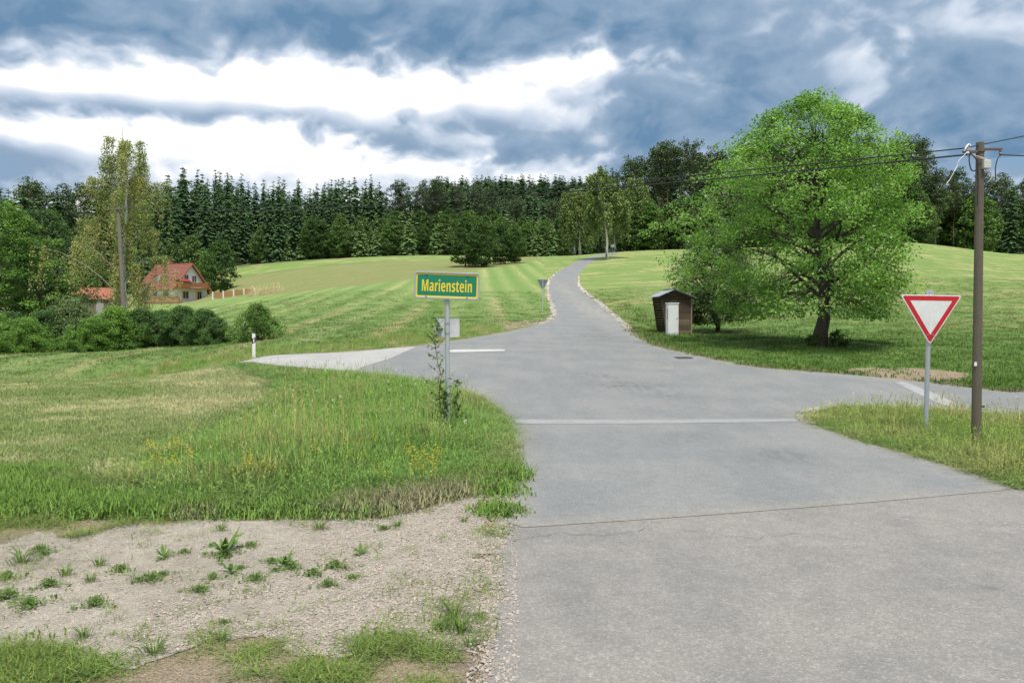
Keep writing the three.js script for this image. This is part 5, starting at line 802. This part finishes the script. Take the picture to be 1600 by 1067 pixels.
// ---------------------------------------------------------------- white house with red roof
{
  const L = 10, Wd = 8.5, E = 3.0, R = 7.75, hy = 6.32;
  const t = thing('house', 'white house with steep red tiled roof and wooden gable balcony', 'house', [-72.2, hy, -170.1], -0.46);
  const plaster = std([0.78, 0.79, 0.81], 0.9), tileM = std([0.25, 0.088, 0.068], 0.75, { map: at(dustMap, 4, 4) }), glass = std([0.04, 0.05, 0.06], 0.1), trim = std([0.62, 0.62, 0.6], 0.6), timber = std([0.36, 0.16, 0.06], 0.8, { map: woodMap });
  const gs = new THREE.Shape(); gs.moveTo(-Wd / 2, -1); gs.lineTo(Wd / 2, -1); gs.lineTo(Wd / 2, E); gs.lineTo(0, R); gs.lineTo(-Wd / 2, E); gs.closePath();
  part(t, 'wall', new THREE.ExtrudeGeometry(gs, { depth: L, bevelEnabled: false }).rotateY(Math.PI / 2).translate(-L / 2, 0, 0), plaster);
  const roof = new THREE.Group(); roof.name = 'roof'; t.add(roof);
  const slope = Math.atan2(R - E, Wd / 2), len = (Wd / 2 + 0.7) / Math.cos(slope);
  for (const s of [1, -1]) {
    const plane = part(roof, 'roof_slope', box(L + 1.2, 0.18, len).rotateX(s * slope).translate(0, R + 0.18 - Math.sin(slope) * len / 2, s * Math.cos(slope) * len / 2), tileM);
    if (s > 0) for (let k = 1; k < 17; k++) { const w = k / 17 * len; part(roof, 'tile_course', box(L + 1.22, 0.06, 0.05).rotateX(slope).translate(0, R + 0.18 + 0.10 - Math.sin(slope) * w, Math.cos(slope) * w + 0.07), tileM); }
    part(roof, 'verge_board', box(0.08, 0.28, len).rotateX(s * slope).translate(L / 2 + 0.62, R + 0.14 - Math.sin(slope) * len / 2, s * Math.cos(slope) * len / 2), timber);
    part(roof, 'gutter', box(L + 1.2, 0.12, 0.12, 0, E - 0.62, s * (Wd / 2 + 0.78)), std([0.3, 0.12, 0.07], 0.5));
  }
  part(roof, 'ridge', box(L + 1.2, 0.14, 0.3, 0, R + 0.28, 0), tileM);
  part(roof, 'chimney', [box(0.7, 1.5, 0.7, -1.8, R + 0.5, -0.6), box(0.85, 0.12, 0.85, -1.8, R + 1.25, -0.6)], std([0.28, 0.1, 0.07], 0.9));
  const sky = part(t, 'skylight', box(1.3, 0.12, 1.7).rotateX(slope).translate(-0.9, 4.75, 2.98), std([0.25, 0.25, 0.26], 0.5)); part(sky, 'pane', box(1.05, 0.04, 1.4).rotateX(slope).translate(-0.9, 4.85, 3.05), std([0.55, 0.6, 0.66], 0.05, { metalness: 0.6 }));
  const win = (x, y, z, w, h, ry, name = 'window') => { const f = new THREE.Group(); f.name = name; f.position.set(x, y, z); f.rotation.y = ry; t.add(f); part(f, 'frame', [box(w + 0.16, 0.09, 0.1, 0, h / 2, 0), box(w + 0.16, 0.09, 0.1, 0, -h / 2, 0), box(0.09, h, 0.1, -w / 2, 0, 0), box(0.09, h, 0.1, w / 2, 0, 0), box(0.06, h, 0.08, 0, 0, 0)], trim); part(f, 'pane', box(w - 0.1, h - 0.1, 0.03, 0, 0, -0.01), glass); part(f, 'sill', box(w + 0.3, 0.06, 0.2, 0, -h / 2 - 0.08, 0.06), trim); };
  const gx = L / 2 + 0.03, gz = Wd / 2 + 0.03;
  win(gx, 4.55, 1.15, 0.95, 1.9, Math.PI / 2); win(gx, 4.7, -0.85, 1.15, 1.4, Math.PI / 2); win(gx, 1.15, -2.2, 1.2, 1.9, Math.PI / 2, 'door'); win(gx, 1.3, 1.4, 1.5, 1.5, Math.PI / 2);
  win(2.6, 1.3, gz, 1.6, 1.5, 0); win(-0.6, 1.3, gz, 1.2, 1.3, 0); win(-3.6, 1.3, gz, 1.2, 1.3, 0);
  const bal = new THREE.Group(); bal.name = 'balcony'; t.add(bal);
  part(bal, 'floor_slab', box(1.7, 0.16, 7.8, L / 2 + 0.87, 2.72, 0), timber);
  part(bal, 'railing', [box(0.06, 0.09, 7.8, L / 2 + 1.68, 3.85, 0), box(0.06, 0.09, 7.8, L / 2 + 1.68, 2.95, 0)], timber);
  for (let k = 0; k < 30; k++) part(bal, 'railing_board', box(0.04, 0.95, 0.22, L / 2 + 1.68, 3.35, -3.75 + k * 0.258), timber);
  part(bal, 'side_panel', box(1.6, 1.0, 0.05, L / 2 + 0.87, 3.35, 3.88), timber);
  for (const z of [-3.7, 0, 3.7]) part(bal, 'post', box(0.14, 2.7, 0.14, L / 2 + 1.6, 1.3, z), timber);
  const hut = new THREE.Group(); hut.name = 'playhouse'; t.add(hut); hut.position.set(L / 2 + 0.9, 2.82, 2.6);
  part(hut, 'wall', box(1.5, 1.25, 2.3, 0, 0.62, 0.05), std([0.38, 0.15, 0.05], 0.8)); part(hut, 'roof', [box(1.1, 0.08, 2.7).rotateZ(-0.5).translate(0.45, 1.45, 0.05), box(1.1, 0.08, 2.7).rotateZ(0.5).translate(-0.45, 1.45, 0.05)], std([0.22, 0.025, 0.03], 0.7)); for (const z of [-0.45, 0.55]) part(hut, 'window', box(0.05, 0.4, 0.4, 0.76, 0.75, z), trim);
}
{ // low outbuilding left of the pole
  const t = thing('outbuilding', 'low outbuilding with red tiled roof hidden behind the hedge and birch', 'outbuilding', G(-50.2, -97, -0.1), -0.12), tileM = std([0.32, 0.105, 0.07], 0.8, { map: at(dustMap, 4, 4) });
  part(t, 'wall', box(4.4, 2.0, 3.6, 0, 0.8, 0), std([0.16, 0.12, 0.09], 0.9)); const roof = new THREE.Group(); roof.name = 'roof'; t.add(roof);
  for (const s of [1, -1]) part(roof, 'roof_slope', box(5.0, 0.12, 2.5).rotateX(s * 0.62).translate(0, 2.45 - 0.0, s * 0.98), tileM); part(roof, 'ridge', box(5.0, 0.12, 0.24, 0, 3.2, 0), tileM);
  part(t, 'gable', (() => { const s = new THREE.Shape(); s.moveTo(-1.8, 0); s.lineTo(1.8, 0); s.lineTo(0, 1.3); s.closePath(); return new THREE.ExtrudeGeometry(s, { depth: 0.1, bevelEnabled: false }).rotateY(Math.PI / 2).translate(2.15, 1.8, 0); })(), std([0.2, 0.15, 0.11], 0.9)); part(t, 'door', box(1.0, 1.7, 0.06, 1.2, 0.85, 1.83), std([0.3, 0.28, 0.27], 0.8));
}
{ // timber stack
  const t = thing('timber_stack', 'stack of light brown timber beside the white house', 'timber stack', G(-62.5, -143, 0), 0.12), m = [std([0.36, 0.23, 0.12], 0.9, { map: woodMap }), std([0.28, 0.18, 0.10], 0.9, { map: woodMap }), std([0.42, 0.29, 0.16], 0.9, { map: woodMap })];
  for (let k = 0; k < 5; k++) for (let j = 0; j < 3; j++) part(t, 'beam', rbox(5.4 - k * 0.25 + rnd() * .5, 0.26, 0.36, (rnd() - .5) * 0.7, 0.2 + k * 0.29, (j - 1) * 0.4, 0.02), m[Math.floor(rnd() * 3)]);
  part(t, 'cover', box(4.0, 0.05, 1.4, -0.4, 1.66, 0), std([0.2, 0.19, 0.18], 0.8));
}
{ // garden fence: wooden panels between pale posts
  const t = thing('garden_fence', 'low wooden panel fence with white posts beside the house tree', 'fence', G(-44.6, -126, 0), 0.35), pm = std([0.36, 0.2, 0.09], 0.85, { map: woodMap }), wp = std([0.62, 0.6, 0.55], 0.8);
  for (let k = 0; k < 5; k++) { const x = -2.6 + k * 1.55, gy = groundY(-44.6 + x * 0.94, -126 - x * -0.34) - groundY(-44.6, -126); part(t, 'post', rbox(0.2, 1.25, 0.2, x, 0.5 + gy, 0), wp); if (k < 4) { const pn = new THREE.Group(); pn.name = 'panel'; pn.position.set(x + 0.775, gy + 0.05, 0); t.add(pn); for (let b = 0; b < 5; b++) part(pn, 'board', box(1.33, 0.19, 0.03, 0, 0.16 + b * 0.2, 0), pm); } }
}
// plumes of dry grass by the fence
{
  const n = 45, im = new THREE.InstancedMesh(tallT[2], grassMat, n); for (let k = 0; k < n; k++) { const x = -40.5 + 5 * gr() + gr(), z = -120 + (gr() - .5) * 3; M4.compose(new THREE.Vector3(x, groundY(x, z), z), Q4.setFromAxisAngle(UPV, gr() * 6.28), new THREE.Vector3(4, 1.7 + gr(), 4)); im.setMatrixAt(k, M4); im.setColorAt(k, lin(0.58 + .1 * gr(), 0.53 + .08 * gr(), 0.33)); }
  im.name = 'dry_grass'; im.userData = { kind: 'stuff', label: 'tall pale dry grass at the field rim by the fence', category: 'grass' }; scene.add(im);
}
{ // drain cover in the junction
  const t = thing('drain_cover', 'small dark iron drain cover in the junction asphalt', 'drain cover', G(5.63, -26.13, 0.03), 0.2); part(t, 'frame', [box(0.5, 0.02, 0.05, 0, 0, -0.22), box(0.5, 0.02, 0.05, 0, 0, 0.22), box(0.05, 0.02, 0.4, -0.22, 0, 0), box(0.05, 0.02, 0.4, 0.22, 0, 0)], std([0.06, 0.06, 0.065], 0.7)); for (let k = 0; k < 6; k++) part(t, 'bar', box(0.03, 0.018, 0.39, -0.16 + k * 0.064, 0, 0), std([0.05, 0.05, 0.055], 0.6));
}
// ---------------------------------------------------------------- single plants: saplings at the sign, weeds on the gravel
function sapling(seed, h, n, leaf, c) {
  const r = rngOf(seed), w = new Leaves(), l = new Leaves(), pts = []; for (let k = 0; k <= 8; k++) { const t = k / 8; pts.push([0.09 * h * noise2(t * 2, seed) * t, h * t, 0.07 * h * noise2(t * 2, seed + 7) * t]); }
  w.limb(pts, pts.map((_, k) => 0.011 * (1 - k / 9)), 5, [0.10, 0.075, 0.05]);
  for (let k = 0; k < n; k++) { const t = 0.08 + 0.9 * r(), q = Math.min(7, Math.floor(t * 8)), f = t * 8 - q, p = pts[q].map((v, i) => v + (pts[q + 1][i] - v) * f), a = r() * 6.28, ln = h * 0.13 * (0.4 + r()) * (1.15 - t * .6), e = [p[0] + Math.cos(a) * ln, p[1] + ln * 0.7, p[2] + Math.sin(a) * ln]; w.limb([p, e], [0.004, 0.002], 3, [0.1, 0.085, 0.05]); for (let i = 0; i < 6; i++) { const g = r(); oneLeaf(l, r, p.map((v, j) => v + (e[j] - v) * g), leaf, tint(c, r, .2, .1), 0.0, norm([Math.cos(a), 0, Math.sin(a)])); } }
  return { wood: w.build(), leaf: l.build() };
}
treeThing(sapling(301, 1.8, 58, 0.05, [0.16, 0.26, 0.07]), 'sapling', 'thin tall sapling climbing beside the town sign post', 'sapling', [-1.07, 0, -12.0], 0, null, null);
treeThing(sapling(303, 0.75, 44, 0.05, [0.13, 0.21, 0.06]), 'sapling', 'bushy dark shoot at the foot of the town sign post', 'sapling', [-1.0, 0, -11.9], 2, null, null);
treeThing(sapling(305, 0.8, 26, 0.06, [0.15, 0.245, 0.07]), 'sapling', 'small sprig right of the town sign post at the road edge', 'sapling', [-0.86, 0, -12.6], 1, null, null);
for (const c of scene.children) if (/^sapling/.test(c.name)) for (const p of c.children) p.name = p.name === 'trunk' ? 'stem' : 'foliage';
function weed(seed, kind) {
  const r = rngOf(seed), L = new Leaves();
  if (kind === 'dock') for (let k = 0; k < 11; k++) { const a = k * 2.4 + r(), up = 0.35 + 0.9 * r(), d = norm([Math.cos(a), up, Math.sin(a)]), s = norm([-Math.sin(a), 0.2 * (r() - .5), Math.cos(a)]), l = 0.10 + 0.08 * r(), c = tint([0.13, 0.23, 0.045], r, .2, .1), m = [d[0] * l * .6, d[1] * l * .6, d[2] * l * .6]; L.leaf([0, 0.005, 0], d, s, l, l * 0.28, c, .25); L.leaf(m, norm([d[0], d[1] - .6, d[2]]), s, l * .55, l * .2, c, .2); }
  else for (let k = 0; k < 230; k++) { const a = r() * 6.28, q = r() * 0.15 * (0.6 + 0.4 * Math.sin(3 * a + seed)), c = tint(kind === 'mat' ? [0.16, 0.25, 0.065] : [0.16, 0.25, 0.05], r, .25, .12); if (kind === 'mat') oneLeaf(L, r, [Math.cos(a) * q, 0.008 + 0.035 * r() * (1 - q / .15), Math.sin(a) * q], 0.02, c, -0.25, [Math.cos(a), 0, Math.sin(a)]); else if (k < 46) L.blade(Math.cos(a) * q * .6, Math.sin(a) * q * .6, a, 0.05 + .09 * r(), 0.005, 0.9, c); }
  const g = L.build(), m = new THREE.Mesh(g, leafMat); m.name = 'weed'; return m;
}
const weedKinds = { dock: weed(1, 'dock'), mat: weed(2, 'mat'), tuft: weed(3, 'tuft'), mat2: weed(4, 'mat') };
const sown = [['mat', -3.52, -5.89, 1.3],['dock', -2.52, -5.73, 1.2],['dock', -2.13, -5.84, 1.5],['mat', -2.09, -5.73, 1.3],['mat', -2.51, -4.75, 1.4],['mat', -3.12, -4.88, 1.8],['mat', -2.99, -5.10, 1.3],['mat2', -2.38, -5.21, 1.1],['mat', -2.35, -5.32, 1.2],['dock', -1.60, -5.53, 0.9],['mat', -1.24, -5.49, 1.5],['mat2', -1.69, -5.21, 1.4],['dock', -1.11, -5.82, 0.8],['dock', -1.92, -5.39, 1.0],['mat', -1.35, -5.32, 1.3],['tuft', -2.31, -4.25, 1.1],['tuft', -1.84, -4.05, 1.5],['mat', -1.98, -5.00, 1.2],['mat2', -2.69, -5.41, 1.5],['mat', -2.89, -4.72, 1.3],['tuft', -2.89, -5.53, 1.5],['mat', -1.19, -5.10, 1.0],['mat', -1.99, -5.25, 0.9],['mat2', -1.88, -5.46, 1.0],['tuft', -0.96, -6.61, 1.0],['mat', -1.05, -6.51, 1.0],['tuft', -0.41, -6.76, 1.0],['mat', -1.70, -5.60, 1.0],['mat2', -1.52, -5.46, 1.1],['mat', -3.43, -5.79, 0.9],['tuft', -2.46, -5.19, 1.0],['tuft', -3.01, -5.32, 1.2],['mat', -1.63, -4.46, 0.8],['tuft', -1.56, -4.24, 1.0],['mat', -2.28, -6.01, 1.0],['mat2', -1.99, -6.01, 1.0],['mat', -2.43, -5.84, 1.0],['tuft', -2.38, -6.47, 1.0],['tuft', -1.58, -6.51, 1.4],['mat', -1.62, -5.41, 0.8],['mat', -3.36, -5.25, 1.5],['tuft', -3.47, -5.60, 1.6],['tuft', -2.77, -5.19, 1.2],['mat2', -1.06, -5.25, 0.8],['mat', -0.36, -4.46, 1.0],['tuft', -0.28, -4.32, 1.4],['mat', -0.39, -4.37, 1.1],['tuft', -0.22, -4.15, 1.3],['tuft', -0.33, -4.56, 1.3],['mat', -0.20, -4.56, 0.9]];
const weedWord = { dock: ['broad-leaved upright weed', 'upright weeds on the gravel'], mat: ['low creeping weed', 'creeping weeds on the gravel'], tuft: ['small grassy tuft', 'grass tufts on the gravel'] };
const ordinal = (n) => n + (n % 10 === 1 && n !== 11 ? 'st' : n % 10 === 2 && n !== 12 ? 'nd' : n % 10 === 3 && n !== 13 ? 'rd' : 'th');
const familyOf = (k) => k.replace(/\d/, ''), bearingOf = (w) => w[1] / -w[2];
for (const w of sown) {
  const [k, x, z, s] = w, f = familyOf(k), rank = sown.filter((v) => familyOf(v[0]) === f && bearingOf(v) < bearingOf(w)).length + 1;
  const o = weedKinds[k].clone(), q = s * (0.5 + 0.4 * rnd()); o.position.set(x, 0.006, z); o.rotation.y = x * 9 + z * 5; o.scale.set(q, q * (0.8 + 0.3 * rnd()), q);
  top(o, 'weed', `${weedWord[f][0]} on the gravel, ${ordinal(rank)} of its kind from the left`, 'weed', weedWord[f][1]);
}

renderer.render(scene, camera);
